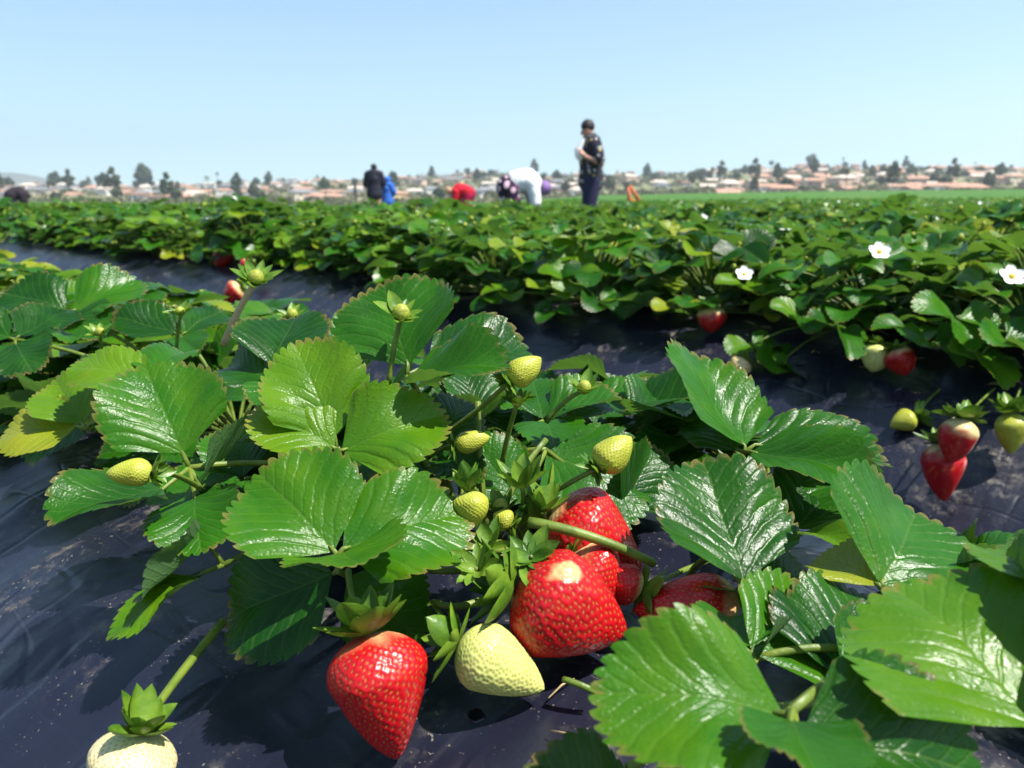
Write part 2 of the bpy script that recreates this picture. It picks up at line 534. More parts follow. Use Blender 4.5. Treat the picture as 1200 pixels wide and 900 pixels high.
def berry_mesh(seed, Lb, Rb, style, hi=True, pale=.2, taper=1.5, bare=None, lump=.06, bare_inv=None):
    rng = random.Random(seed)
    nt_, nphi = (110, 170) if hi else (40, 56)
    t = np.linspace(0, 1, nt_)
    # even arc spacing near the two ends
    t = .5 - .5 * np.cos(PI * (t * .94 + .03)); t = (t - t[0]) / (t[-1] - t[0])

    def fprof(t):
        sh = .30
        up = np.sqrt(np.clip(1 - (1 - np.clip(t / sh, 0, 1)) ** 2, 0, 1)) * .93 + .07 * np.clip(t / sh, 0, 1)
        q = np.clip((t - sh) / (1 - sh), 0, 1)
        dn = np.clip(1 - q ** taper, 0, 1) ** .72
        return np.where(t < sh, up, dn)
    phi = np.linspace(0, 2 * PI, nphi + 1)
    off = [rng.uniform(0, 50) for _ in range(3)]

    def surf(tt, ph):
        r = Rb * fprof(tt)
        x = r * np.cos(ph); y = r * np.sin(ph); z = -Lb * tt
        l = 1 + lump * (np.sin(2 * ph + off[0] + 2 * tt) * .6 + np.sin(3 * ph + off[1] - 3 * tt) * .5 + .5 * np.sin(7 * tt + off[2] + ph))
        return x * l, y * l, z
    T, PH = np.meshgrid(t, phi, indexing='ij')
    X, Y, Z = surf(T, PH)
    V = np.stack((X, Y, Z), -1)
    # seeds on a golden spiral, evenly by area
    tt = np.linspace(0, 1, 400)
    rr = Rb * fprof(tt)
    dA = rr * np.hypot(np.gradient(rr), np.gradient(tt) * Lb)
    cum = np.cumsum(dA)
    area = 2 * PI * cum[-1]; cum /= cum[-1]
    spacing = (.0039 if style in ('red', 'redpale', 'dark') else .0033) * (Rb / .026) ** .55
    ns = int(min(900, area / (spacing ** 2 * .9)))
    kd = kdtree.KDTree(ns)
    for i in range(ns):
        st = np.interp((i + .5) / ns, cum, tt); sp = i * 2.39996323 + rng.uniform(-.06, .06)
        x, y, z = surf(np.array([st]), np.array([sp]))
        kd.insert((float(x[0]), float(y[0]), float(z[0])), i)
    kd.balance()
    fl = V.reshape(-1, 3)
    D = np.array([kd.find(p)[2] for p in fl]).reshape(T.shape)
    Nrm = unit_arr(np.stack((np.cos(PH), np.sin(PH), np.zeros_like(PH) + .25), -1))
    sg = spacing * .34
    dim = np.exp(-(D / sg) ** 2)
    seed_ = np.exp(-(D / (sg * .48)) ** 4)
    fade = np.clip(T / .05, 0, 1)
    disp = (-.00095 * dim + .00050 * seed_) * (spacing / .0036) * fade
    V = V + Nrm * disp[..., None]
    dirn = np.cos(PH - rng.uniform(0, 6.28))
    nzv = np.array([noise.noise(Vector((p[0] * 90 + seed, p[1] * 90, p[2] * 90))) for p in fl]).reshape(T.shape)
    if style in ('red', 'redpale', 'dark'):
        ripe = np.clip((T - pale + .04 * dirn + .09 * nzv) / .16 + .1, 0, 1)
        if bare is not None:
            for (bt, bw, br) in bare:
                bl = bare_inv @ np.array(bw); bp = math.atan2(bl[1], bl[0])
                dd = np.sqrt(((T - bt) * Lb) ** 2 + ((np.angle(np.exp(1j * (PH - bp)))) * Rb * fprof(T)) ** 2) + nzv * .008
                ripe = ripe * np.clip((dd - br) / .003 + .2, .20, 1)
        base = PALE + (RED - PALE) * ripe[..., None] ** .8
        deep = np.clip(.5 + 1.3 * nzv, 0, 1) * ripe
        base = base + (RED2 - base) * (deep * .5)[..., None]
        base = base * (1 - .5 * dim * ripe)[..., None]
        sc_ = np.array((.66, .34, .07)) * ripe[..., None] + np.array((.36, .13, .05)) * (1 - ripe[..., None])
        base = base + (sc_ - base) * (seed_ * (.42 if hi else .3) * fade)[..., None]
        if style == 'dark':
            base = base * .6
    else:
        c0 = {'green': GREEN, 'cream': CREAM, 'lime': LIME}[style]
        base = np.ones(T.shape + (3,)) * c0
        base = base * (1 + .18 * nzv)[..., None]
        base = base + (np.array((.45, .55, .12)) - base) * (np.clip(.18 - T, 0, 1) * 2.5)[..., None]
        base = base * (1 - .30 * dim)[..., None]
        s2 = {'green': np.array((.34, .27, .02)), 'cream': np.array((.36, .12, .06)), 'lime': np.array((.24, .20, .02))}[style]
        base = base + (s2 - base) * (seed_ * .9 * fade)[..., None]
    colr = np.concatenate((np.clip(base, 0, 1), np.ones(T.shape + (1,))), -1)
    mb = MB()
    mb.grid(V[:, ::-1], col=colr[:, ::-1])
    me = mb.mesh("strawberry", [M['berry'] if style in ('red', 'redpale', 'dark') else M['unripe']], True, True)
    # caps close at the poles because the profile goes to zero there
    return me


def unit_arr(a):
    return a / np.linalg.norm(a, axis=-1, keepdims=True)


def calyx_mb(mb, size, n=11, lift=.6, spread=.35, rng=random, w=.33, curl=.5, tint=.6, mat=0):
    """ring of pointed sepals round +Z; lift is the angle above the XY plane (towards the stalk)"""
    for i in range(n):
        az = 2 * PI * i / n + rng.uniform(-.2, .2)
        Ls = size * rng.uniform(.72, 1.12)
        el = lift + rng.uniform(-spread, spread)
        ww = w * rng.uniform(.65, 1.15) * Ls
        k = 8
        pts = []
        out = np.array((math.cos(az), math.sin(az), 0)); up = np.array((0, 0, 1.0))
        p = out * size * .06; e = el - curl * .5
        step = Ls / (k - 1)
        rows = []
        sd = np.array((-math.sin(az), math.cos(az), 0))
        cr = curl * rng.uniform(.4, 1.5)
        for j in range(k):
            q = j / (k - 1)
            d = out * math.cos(e) + up * math.sin(e)
            nn = -out * math.sin(e) + up * math.cos(e)
            wd = ww * (math.sin(PI * min(1, .16 + q * .84)) ** .75)
            rows.append([p + sd * wd * v + nn * (abs(v) ** 2) * wd * .45 for v in (-1, -.5, 0, .5, 1)])
            p = p + d * step
            e += cr / (k - 1)
        V = np.array(rows).transpose(1, 0, 2)[::-1]
        mb.grid(V, tint=tint, mat=mat)


def frame_from(zdir, roll=0.0):
    z = unit(zdir)
    r = np.array((0, 0, 1.0)) if abs(z[2]) < .95 else np.array((0, 1.0, 0))
    x = unit(np.cross(r, z)); y = np.cross(z, x)
    m = Matrix(((x[0], y[0], z[0]), (x[1], y[1], z[1]), (x[2], y[2], z[2]))).to_4x4()
    return m @ Matrix.Rotation(roll, 4, 'Z')


def solve_tip(b, tpx, tpy, L, sgn, d0):
    """point on the ray of (tpx,tpy) at distance L from b; sgn +1 the farther, -1 the nearer, 0 level with b"""
    if sgn == 0:
        return P(tpx, tpy, d0)
    r = P(tpx, tpy, 1.0) - CAM
    w = CAM - b
    A = r @ r; B = 2 * (r @ w); C = w @ w - L * L
    disc = B * B - 4 * A * C
    if disc < 0:
        return CAM + r * (-B / (2 * A))
    return CAM + r * ((-B + sgn * math.sqrt(disc)) / (2 * A))


def strawberry(label, bpx, tpx, wpx, d, style='red', pale=.2, sgn=0, Lw=None, taper=1.5, cal=(.9, .6, .35), stalk=None,
               hi=True, roll=0.0, bare=None, group=None, seed=None, calseed=1, ncal=13, wob=1.0, kind="strawberry", lump=.06):
    b = P(bpx[0], bpx[1], d)
    W = wpx * d / F_PX
    if Lw is None:
        t = P(tpx[0], tpx[1], d)
    else:
        t = solve_tip(b, tpx[0], tpx[1], Lw, sgn, d)
    Lb = float(np.linalg.norm(t - b))
    up = unit(b - t)
    root = empty(kind, b)
    fr = frame_from(up, roll)
    root.rotation_euler = fr.to_euler()
    bpy.context.view_layer.update()
    me = berry_mesh(seed if seed is not None else int(bpx[0] * 7 + bpx[1]), Lb, W / 2, style, hi, pale, taper, bare, lump, np.array(fr)[:3, :3].T)
    o = bpy.data.objects.new("fruit", me); COL.objects.link(o); o.parent = root
    if cal:
        rng = random.Random(calseed + int(bpx[0]))
        mb = MB()
        calyx_mb(mb, W * cal[0], ncal, cal[1], cal[2], rng)
        mb.tube([(0, 0, -.003), (0, 0, .004)], [W * .10, W * .07], 8)
        c = mb.build("calyx", M['sepal']); c.parent = root
    if stalk:
        inv = np.array((Matrix.Translation(Vector(b)) @ fr).inverted())
        pts = [b + up * .002] + [P(*q) for q in stalk]
        if len(pts) == 2:
            pts = [pts[0], pts[0] * .5 + pts[1] * .5 + up * .01, pts[1]]
        cur = bez(pts[0], pts[1], pts[2], 12) if len(pts) == 3 else pts
        loc = [(inv @ np.append(p, 1))[:3] for p in cur]
        mb = MB()
        mb.tube(loc, np.linspace(.0016, .0021, len(loc)) * wob, 8)
        s_ = mb.build("stalk", M['stem']); s_.parent = root
    tag(root, label, "strawberry", group)
    return root


# ------------------------------------------------------------------ placed leaves of the foreground plants
HID = (22, 15)
PLANTS = {}


def plant_root(key, xy, label):
    z = float(prof(to_bed(np.array((*xy, 0)))[1] % PITCH_BED if to_bed(np.array((*xy, 0)))[1] > 1.2 else to_bed(np.array((*xy, 0)))[1]))
    o = empty("strawberry_plant", (xy[0], xy[1], z))
    bpy.context.view_layer.update()
    tag(o, label, "strawberry plant", "strawberry plants on the black beds")
    PLANTS[key] = (o, np.array((xy[0], xy[1], z)))
    return o


def child(mb, name, mats, parent, root):
    ob = mb.mesh(name, mats)
    o = bpy.data.objects.new(name, ob); COL.objects.link(o)
    o.parent = parent
    if parent is root:
        o.matrix_parent_inverse = root.matrix_basis.inverted()
    else:
        o.matrix_parent_inverse = Matrix()
    return o


def placed_leaf(key, node, leaflets, petiole_from=None, pr=.0021, rng=random):
    root, crown = PLANTS[key]
    nd = P(*node)
    c0 = crown + np.array((RS.uniform(-.015, .015), RS.uniform(-.015, .015), 0))
    if petiole_from is not None:
        c0 = P(*petiole_from)
    ctrl = c0 * .55 + nd * .45 + np.array((0, 0, .045))
    mbp = MB()
    mbp.tube(bez(c0, ctrl, nd, 14), np.linspace(pr * 1.25, pr, 14), 8)
    lf = child(mbp, "leaf", [M['stem']], root, root)
    for spec in leaflets:
        (bx, by, bd), (tx, ty), sgn, L, wr, hint, fold, tint = spec[:8]
        ex = spec[8] if len(spec) > 8 else {}
        b = P(bx, by, bd)
        t = solve_tip(b, tx, ty, L, sgn, bd)
        Lr = float(np.linalg.norm(t - b))
        mb = MB()
        # stalklet from node to leaflet base
        mb.tube([nd, nd * .4 + b * .6, b, b + (t - b) * .06], [pr * .9, pr * .8, pr * .7, pr * .3], 6, 1)
        leaflet(mb, b, t - b, np.array(hint, float), Lr, wr, fold, ex.get('cup', .26), ex.get('arch', .05), ex.get('droop', 0), ex.get('ruf', .05), tint, HID, 0, rng)
        child(mb, "leaflet", [M['leaf'], M['stem']], lf, root)
    return lf


rA = random.Random(3)
plant_root('A', (-.044, .63), "big glossy strawberry plant with ripe fruit spilling from its front, nearest bed")
plant_root('B', (.235, .375), "out of focus strawberry plant with large shiny leaves in the bottom corner")
plant_root('D', (.215, .63), "strawberry plant holding up one folded pointed leaf in front of the dark furrow")
plant_root('E', (.09, .75), "low strawberry plant half hidden behind the large central plant, against the furrow")
plant_root('C', (-.31, .864), "strawberry plant with lime green leaves beside the small green berry on the nearest bed")

U = {}
FWDN = (0, -.6, .8)
placed_leaf('A', (222, 548, .56), [
    ((214, 531, .56), (168, 426), 1, .076, 1.05, (.1, -.6, .8), .14, .33),
    ((236, 572, .56), (296, 503), 1, .070, .95, (-.8, -.35, .45), .15, .12),  # low tint paints in the shade on this leaflet
    ((190, 574, .545), (62, 607), -1, .070, .95, (-.15, -.35, 1), .12, .25),
    ((228, 580, .55), (236, 650), -1, .056, 1.1, (-.05, -.5, .8), .15, .30)], rng=rA)
placed_leaf('A', (394, 527, .535), [
    ((392, 511, .535), (346, 404), 1, .073, .95, (.1, -.7, .7), .12, .70),
    ((392, 525, .53), (297, 476), 1, .062, .82, (0, -.6, .8), .12, .66),
    ((400, 528, .53), (524, 482), 1, .076, .80, (-.05, -.8, .6), .15, .66)], rng=rA)
placed_leaf('A', (396, 652, .46), [
    ((391, 645, .46), (300, 553), 1, .074, 1.02, (.1, -.6, .8), .16, .46),
    ((402, 643, .46), (546, 598), 1, .079, .90, (-.05, -.7, .7), .12, .44, {'cup': .15}),
    ((398, 650, .457), (420, 664), -1, .046, 1.5, (0, -.25, 1), .05, .44)], rng=rA)
placed_leaf('A', (477, 440, .58), [
    ((478, 427, .58), (450, 333), 1, .079, 1.12, (-.1, -.85, .5), .14, .30, {'cup': .2}),
    ((500, 428, .60), (624, 410), 1, .086, .85, (0, -.4, 1), .2, .22),
    ((477, 449, .575), (592, 427), -1, .080, .80, (-.15, -.35, .95), .45, .40)], rng=rA)
placed_leaf('A', (395, 669, .475), [
    ((391, 672, .485), (262, 728), 1, .077, .95, (-.3, -.75, .6), .1, .05),  # shade under the upper leaf put into the dark tint
    ((408, 676, .495), (494, 752), 1, .064, .95, (.2, -.75, .6), .15, .48)], rng=rA)
placed_leaf('A', (262, 662, .54), [
    ((246, 640, .54), (170, 700), -1, .062, .95, (-.8, -.25, .5), .35, .12),  # dark tint stands in for shade on the folded leaflet
    ((236, 672, .53), (134, 752), -1, .064, .62, (-.55, -.55, .35), .35, .55)], rng=rA)
placed_leaf('A', (640, 527, .62), [
    ((642, 528, .62), (758, 604), -1, .076, .95, (.1, -.55, .8), .12, .25),
    ((728, 595, .60), (768, 522), 1, .062, .9, (.55, -.6, .3), .2, .12),
    ((610, 590, .60), (552, 518), 1, .060, .95, (0, -.6, .8), .12, .30)], rng=rA)
placed_leaf('A', (318, 440, .66), [
    ((322, 428, .66), (346, 371), 1, .066, 1.25, (0, -.55, .9), .2, .20),
    ((312, 442, .66), (262, 425), 1, .060, .9, (-.2, -.5, .9), .2, .15),
    ((326, 445, .65), (318, 480), -1, .050, .9, (0, -.6, .8), .2, .12)], rng=rA)
placed_leaf('A', (500, 540, .60), [
    ((500, 540, .60), (470, 600), -1, .060, .9, (-.1, -.5, .8), .2, .18),
    ((505, 536, .60), (545, 470), 1, .064, .9, (.2, -.6, .7), .2, .15),
    ((508, 543, .60), (560, 560), -1, .050, .9, (.2, -.5, .8), .2, .2)], rng=rA)
placed_leaf('C', (100, 503, .68), [
    ((90, 499, .68), (3, 514), 1, .063, .95, (0, -.55, .85), .12, .88),
    ((96, 496, .68), (66, 447), 1, .060, 1.0, (0, -.55, .85), .2, .80),
    ((103, 500, .68), (124, 462), 1, .055, 1.0, (.1, -.6, .8), .2, .80)], rng=rA)
placed_leaf('C', (174, 447, .66), [
    ((170, 446, .66), (84, 432), 1, .066, .85, (0, -.45, .9), .15, .66),
    ((178, 440, .66), (215, 410), 1, .058, .9, (0, -.4, .9), .2, .25)], rng=rA)
placed_leaf('E', (700, 498, .75), [
    ((692, 488, .75), (786, 457), 1, .080, .85, (-.1, -.35, 1), .2, .25),
    ((690, 500, .74), (632, 512), -1, .060, .9, (0, -.6, .8), .2, .35),
    ((742, 492, .74), (852, 462), 1, .082, .9, (-.6, -.4, .6), .2, .05)], rng=rA)
placed_leaf('A', (873, 692, .47), [
    ((871, 681, .465), (824, 540), 1, .083, 1.08, (.16, -.62, .76), .14, .20, {'cup': .12, 'arch': .02}),
    ((884, 694, .475), (952, 668), 1, .052, .95, (0, -.55, .85), .15, .20),
    ((868, 694, .47), (840, 700), 1, .045, .9, (0, -.4, .9), .2, .1)], petiole_from=(800, 690, .56), rng=rA)
placed_leaf('D', (872, 530, .62), [
    ((873, 523, .62), (792, 408), 1, .104, .80, (.50, -.62, .5), .35, .45, {'arch': -.02}),
    ((885, 521, .62), (1040, 530), 1, .104, .62, (0, -.42, 1), .15, .30),
    ((880, 529, .61), (1030, 565), -1, .098, .62, (-.12, -.42, .9), .25, .25),
    ((864, 527, .63), (818, 486), 1, .058, .95, (0, -.75, .65), .15, .15)], rng=rA)
placed_leaf('D', (932, 622, .57), [
    ((934, 620, .57), (1000, 556), 1, .075, 1.05, (-.45, -.55, .6), .15, .10),
    ((928, 618, .57), (925, 552), 1, .068, .95, (-.2, -.75, .6), .2, .08),
    ((938, 626, .56), (988, 634), -1, .050, .8, (0, -.5, .85), .25, .45)], rng=rA)
placed_leaf('B', (1034, 690, .44), [
    ((1033, 683, .44), (1078, 594), 1, .078, 1.22, (.1, -.65, .75), .12, .52),
    ((1029, 685, .44), (960, 650), 1, .048, .95, (0, -.65, .75), .15, .88)], rng=rA)
placed_leaf('B', (1226, 800, .30), [
    ((1224, 850, .298), (1040, 690), 1, .076, 1.36, (.0, -.52, .86), .14, .58),
    ((1225, 785, .31), (1168, 646), 1, .072, .85, (-.85, -.15, .35), .2, .10),  # shaded leaflet, its shade painted by a dark tint
    ((1290, 700, .32), (1186, 628), 1, .072, .85, (-.3, -.6, .75), .2, .62)], rng=rA)
placed_leaf('B', (928, 832, .30), [
    ((920, 836, .30), (692, 806), 0, .080, .84, (.17, -.51, .845), .14, .30),
    ((936, 872, .295), (1152, 898), 0, .078, .95, (.05, -.48, .875), .14, .30),
    ((926, 846, .292), (958, 925), -1, .046, .9, (0, -.5, .85), .2, .30)], rng=rA)
placed_leaf('B', (884, 772, .41), [
    ((880, 764, .41), (965, 718), 1, .066, 1.0, (0, -.65, .78), .15, .52),
    ((886, 776, .405), (912, 736), 1, .036, 1.1, (-.7, -.55, .2), .2, .10),
    ((872, 760, .41), (850, 716), 1, .045, .95, (0, -.6, .78), .2, .45)], rng=rA)
placed_leaf('B', (985, 792, .40), [
    ((986, 788, .40), (1036, 700), 1, .068, 1.05, (-.45, -.6, .5), .15, .12),
    ((980, 790, .40), (950, 700), 1, .066, 1.0, (.1, -.6, .7), .2, .05),
    ((990, 796, .39), (1080, 760), 1, .060, .9, (0, -.5, .85), .2, .1)], rng=rA)
placed_leaf('B', (735, 900, .34), [
    ((748, 965, .34), (622, 918), -1, .060, .85, (0, -.4, .9), .25, .02),
    ((748, 940, .34), (730, 900), 1, .045, .9, (0, -.6, .8), .2, .02)], rng=rA)

placed_leaf('C', (80, 368, .95), [
    ((84, 364, .95), (174, 334), 1, .088, .95, (.1, -.5, .9), .2, .25),
    ((76, 364, .95), (2, 343), 1, .085, .9, (-.1, -.5, .9), .2, .22),
    ((80, 370, .94), (122, 392), -1, .07, .95, (.1, -.5, .85), .2, .3)], rng=rA)
placed_leaf('C', (212, 394, .92), [
    ((206, 391, .92), (134, 374), 1, .076, .85, (-.1, -.5, .9), .2, .2),
    ((216, 390, .92), (262, 366), 1, .068, .9, (.1, -.45, .9), .2, .28),
    ((212, 396, .91), (232, 414), -1, .05, .9, (.1, -.5, .85), .2, .2)], rng=rA)
placed_leaf('C', (18, 398, .88), [
    ((22, 394, .88), (88, 368), 1, .075, .95, (.1, -.5, .9), .2, .15),
    ((12, 396, .88), (-60, 380), 1, .075, .9, (-.1, -.5, .9), .2, .2),
    ((18, 402, .87), (40, 440), -1, .065, .95, (.0, -.5, .85), .2, .12)], rng=rA)


def filler(key, n, reach, h, Lr, tints, seed, azr=(0, 2 * PI), res=HID, off=0.0):
    """hidden lower storey of a plant: whole leaves as parts"""
    rng = random.Random(seed)
    root, crown = PLANTS[key]
    for i in range(n):
        az = rng.uniform(*azr)
        mb = MB()
        c = crown + np.array((math.cos(az), math.sin(az), 0)) * off
        auto_leaf(mb, mb, c, az, rng.uniform(*reach), rng.uniform(*h), rng.uniform(*Lr), rng.uniform(*tints), res, rng, .5, 0, 1)
        child(mb, "leaf", [M['leaf'], M['stem']], root, root)


filler('A', 14, (.05, .14), (.03, .09), (.055, .07), (.02, .3), 5, (.1, 3.3))
filler('A', 9, (.06, .17), (.05, .12), (.055, .07), (.02, .3), 18, (2.5, 3.9))
filler('A', 4, (.08, .15), (.03, .06), (.05, .06), (.05, .2), 8, (3.0, 3.9))
filler('D', 9, (.04, .12), (.03, .08), (.05, .065), (.05, .4), 6, (1.0, 2.8))
filler('B', 7, (.05, .13), (.02, .06), (.05, .065), (.05, .3), 9, (-.3, 2.6))
filler('E', 10, (.04, .14), (.03, .09), (.055, .07), (.05, .4), 10)
filler('C', 16, (.05, .19), (.03, .09), (.055, .075), (.15, .5), 12, (.2, 4.6))

# young fruit heads (petals fallen, ring of sepals) and open flowers are parts of their plant


def head(key, px, py, d, size, stalk_to=None, lift=.5, mats='sepal', young=True, flower=False, axis=(0, -.3, 1), sr=.0016, dry=False, name="flower_head"):
    root, _ = PLANTS[key]
    c = P(px, py, d)
    fr = np.array(frame_from(axis))[:3, :3]
    rng = random.Random(int(px * 3 + py))
    mb = MB()
    calyx_mb(mb, size, 10, lift, .3, rng, .24, .4)
    if young:
        th = np.linspace(0, PI, 9); ph = np.linspace(0, 2 * PI, 13)
        T, Q = np.meshgrid(th, ph, indexing='ij')
        r = size * .30
        mb.grid(np.stack((r * np.sin(T) * np.cos(Q), r * np.sin(T) * np.sin(Q), r * 1.1 * np.cos(T) + r * .6), -1)[:, ::-1][::-1], mat=1)
    if flower:
        for i in range(5):
            a = 2 * PI * i / 5
            g = []
            for q in np.linspace(0, 1, 6):
                w = size * .42 * math.sin(PI * (.1 + .86 * q)) ** .6
                rr = size * (.15 + .75 * q)
                g.append([(rr * math.cos(a) - w * v * math.sin(a), rr * math.sin(a) + w * v * math.cos(a), size * (.12 + .25 * q * q + .1 * v * v)) for v in (-1, -.4, .4, 1)])
            mb.grid(np.array(g).transpose(1, 0, 2)[::-1], mat=2)
    for k in range(len(mb.v)):
        mb.v[k] = c + mb.v[k] @ fr.T
    o = child(mb, "flower" if flower else name, [M['sepal'], M['yellow'] if flower else M['unripe_head'], M['petal']], root, root)
    if stalk_to is not None:
        ms = MB()
        e = P(*stalk_to)
        ms.tube(bez(c, c * .5 + e * .5 + np.array((0, 0, .008)), e, 10), np.linspace(sr, sr * 1.25, 10), 8)
        child(ms, "stalk", [M['dry'] if dry else M['stem']], o, root)
    return o


M['unripe_head'] = mat_plain("young_fruit", (.26, .29, .035), .55, .3, .4, 500.0)

head('A', 470, 372, .56, .021, (455, 452, .57), .45, axis=(.1, -.5, 1))
head('A', 684, 458, .62, .018, (640, 495, .63), .6, axis=(.1, -.3, 1))
head('C', 300, 330, .78, .026, (262, 404, .80), .5, axis=(.2, -.5, .9), sr=.0031, dry=True)
head('C', 343, 372, .84, .020, (338, 420, .85), .5)
head('C', 304, 388, .82, .018, (300, 430, .84), .4)
head('C', 212, 368, .86, .017, (206, 420, .88), .5)
head('C', 118, 392, .84, .017, (120, 430, .86), .5)
head('A', 606, 474, .56, .014, (588, 545, .59), .9)
head('A', 612, 572, .52, .024, (618, 640, .54), .95, axis=(-.1, -.1, 1), young=False)
head('A', 636, 600, .515, .020, (640, 640, .53), 1.0, axis=(.1, -.1, 1), young=False)
head('A', 590, 600, .53, .020, (606, 640, .54), .8, axis=(-.4, -.2, 1), young=True)
head('A', 560, 668, .47, .020, (520, 660, .50), .6, axis=(-.3, -.5, .8), young=False)
head('A', 622, 654, .475, .022, (640, 640, .52), .6, axis=(-.2, -.6, .8), young=False)
head('A', 575, 640, .50, .018, (600, 645, .53), .7, axis=(-.3, -.4, .9), young=False)

# ------------------------------------------------------------------ the strawberries of the nearest bed
strawberry("plump red strawberry hanging point down on the black film, pale shoulder and spiky green cap", (430, 744), (466, 890), 116, .435,
           'red', -.07, 0, None, 1.22, (.56, .75, .40), [(412, 715, .455), (408, 668, .475)], roll=.4)
strawberry("pale greenish white strawberry lying on the film between two red ones", (538, 752), (638, 808), 82, .450,
           'lime', .2, 0, None, 1.35, (.62, .75, .5), [(524, 735, .475), (508, 706, .51)], roll=1.0, lump=.03)
strawberry("largest red strawberry lying on its side with a yellow bare patch on top", (604, 688), (735, 742), 126, .470,
           'red', -.10, 0, None, 1.35, (.56, .75, .5), [(585, 680, .49), (560, 665, .52)], roll=.2, bare=[(.30, (.15, -.45, .85), .0072)], lump=.07)
strawberry("red strawberry with a cream coloured shoulder behind the thick yellow green stalk", (644, 602), (752, 668), 112, .535,
           'red', .03, 0, None, 1.4, (.5, .9, .4), [(620, 615, .55), (600, 640, .57)])
strawberry("orange pink strawberry wedged between the two larger red ones", (668, 652), (728, 708), 84, .505,
           'red', .08, 0, None, 1.6, (.35, .6, .4), None)
strawberry("small bright red strawberry end under a green cap beside the wedged pink one", (752, 690), (702, 672), 50, .50,
           'red', .05, 0, None, 1.4, (.7, .5, .5), [(790, 670, .54), (850, 650, .60)])
strawberry("dark red strawberry lying in shade under the big shiny leaf", (866, 704), (742, 716), 74, .495,
           'red', .05, 0, None, 1.5, (.5, .6, .4), [(885, 690, .52), (900, 680, .56)])
strawberry("cream white strawberry at the bottom edge with a long green stalk", (164, 860), (136, 962), 98, .41,
           'cream', .2, 0, None, 1.6, (.52, .85, .45), [(200, 800, .45), (262, 728, .50)], roll=.5, wob=1.4, lump=.03)
strawberry("small green strawberry pointing sideways in front of the dark shaded leaflet", (178, 553), (124, 555), 33, .50,
           'green', .2, 0, None, 1.9, (.8, .55, .5), [(205, 552, .52), (235, 572, .55)])
strawberry("small green strawberry hanging under upright sepals left of the ripe cluster", (550, 576), (556, 618), 42, .50,
           'green', .2, 0, None, 1.8, (.85, 1.1, .3), [(556, 560, .52), (590, 640, .55)])
strawberry("small green strawberry on a brown stalk above the cream shouldered red one", (700, 548), (740, 512), 44, .52,
           'green', .2, 0, None, 1.9, (.62, .2, .5), [(672, 562, .53), (640, 582, .535)])
strawberry("small green strawberry standing highest beside the folded upper leaf", (597, 447), (634, 419), 34, .555,
           'green', .2, 0, None, 1.9, (.7, .2, .5), [(570, 475, .57), (520, 510, .60)])
strawberry("narrow green strawberry lying among leaves right of the lime green leaf", (533, 521), (574, 512), 26, .56,
           'green', .2, 0, None, 2.0, (.8, .3, .5), [(515, 525, .58), (490, 545, .60)])
strawberry("tiny yellowish strawberry tucked among the sepals above the large red berry", (600, 614), (578, 602), 26, .515,
           'green', .2, 0, None, 1.9, (.8, .5, .5), [(610, 625, .53), (620, 645, .55)])

# the thick stalk crossing the cream-shouldered berry, dry stem stub, other stalks
root, crA = PLANTS['A']
mb = MB(); mb.tube(bez(P(620, 612, .50), P(690, 622, .485), P(766, 660, .50), 14), np.linspace(.0036, .0028, 14), 10)
child(mb, "fruit_stalk", [M['stem']], root, root)
mb = MB(); mb.tube(bez(P(660, 796, .445), P(676, 800, .44), P(700, 812, .44), 8), np.linspace(.0018, .002, 8), 8)
child(mb, "fruit_stalk", [M['stem']], PLANTS['B'][0], PLANTS['B'][0])
for (a, b, c) in (((510, 706, .50), (540, 722, .48), (590, 690, .52)), ((500, 668, .52), (540, 672, .51), (600, 662, .54)), ((540, 640, .50), (580, 650, .50), (640, 640, .55)),
                  ((640, 515, .60), (600, 560, .58), (580, 620, .58)), ((560, 470, .58), (560, 540, .58), (570, 620, .59)), ((470, 470, .58), (500, 560, .58), (550, 630, .60))):
    mb = MB(); mb.tube(bez(P(*a), P(*b), P(*c), 10), np.linspace(.0022, .0028, 10), 8)
    child(mb, "fruit_stalk", [M['stem']], root, root)

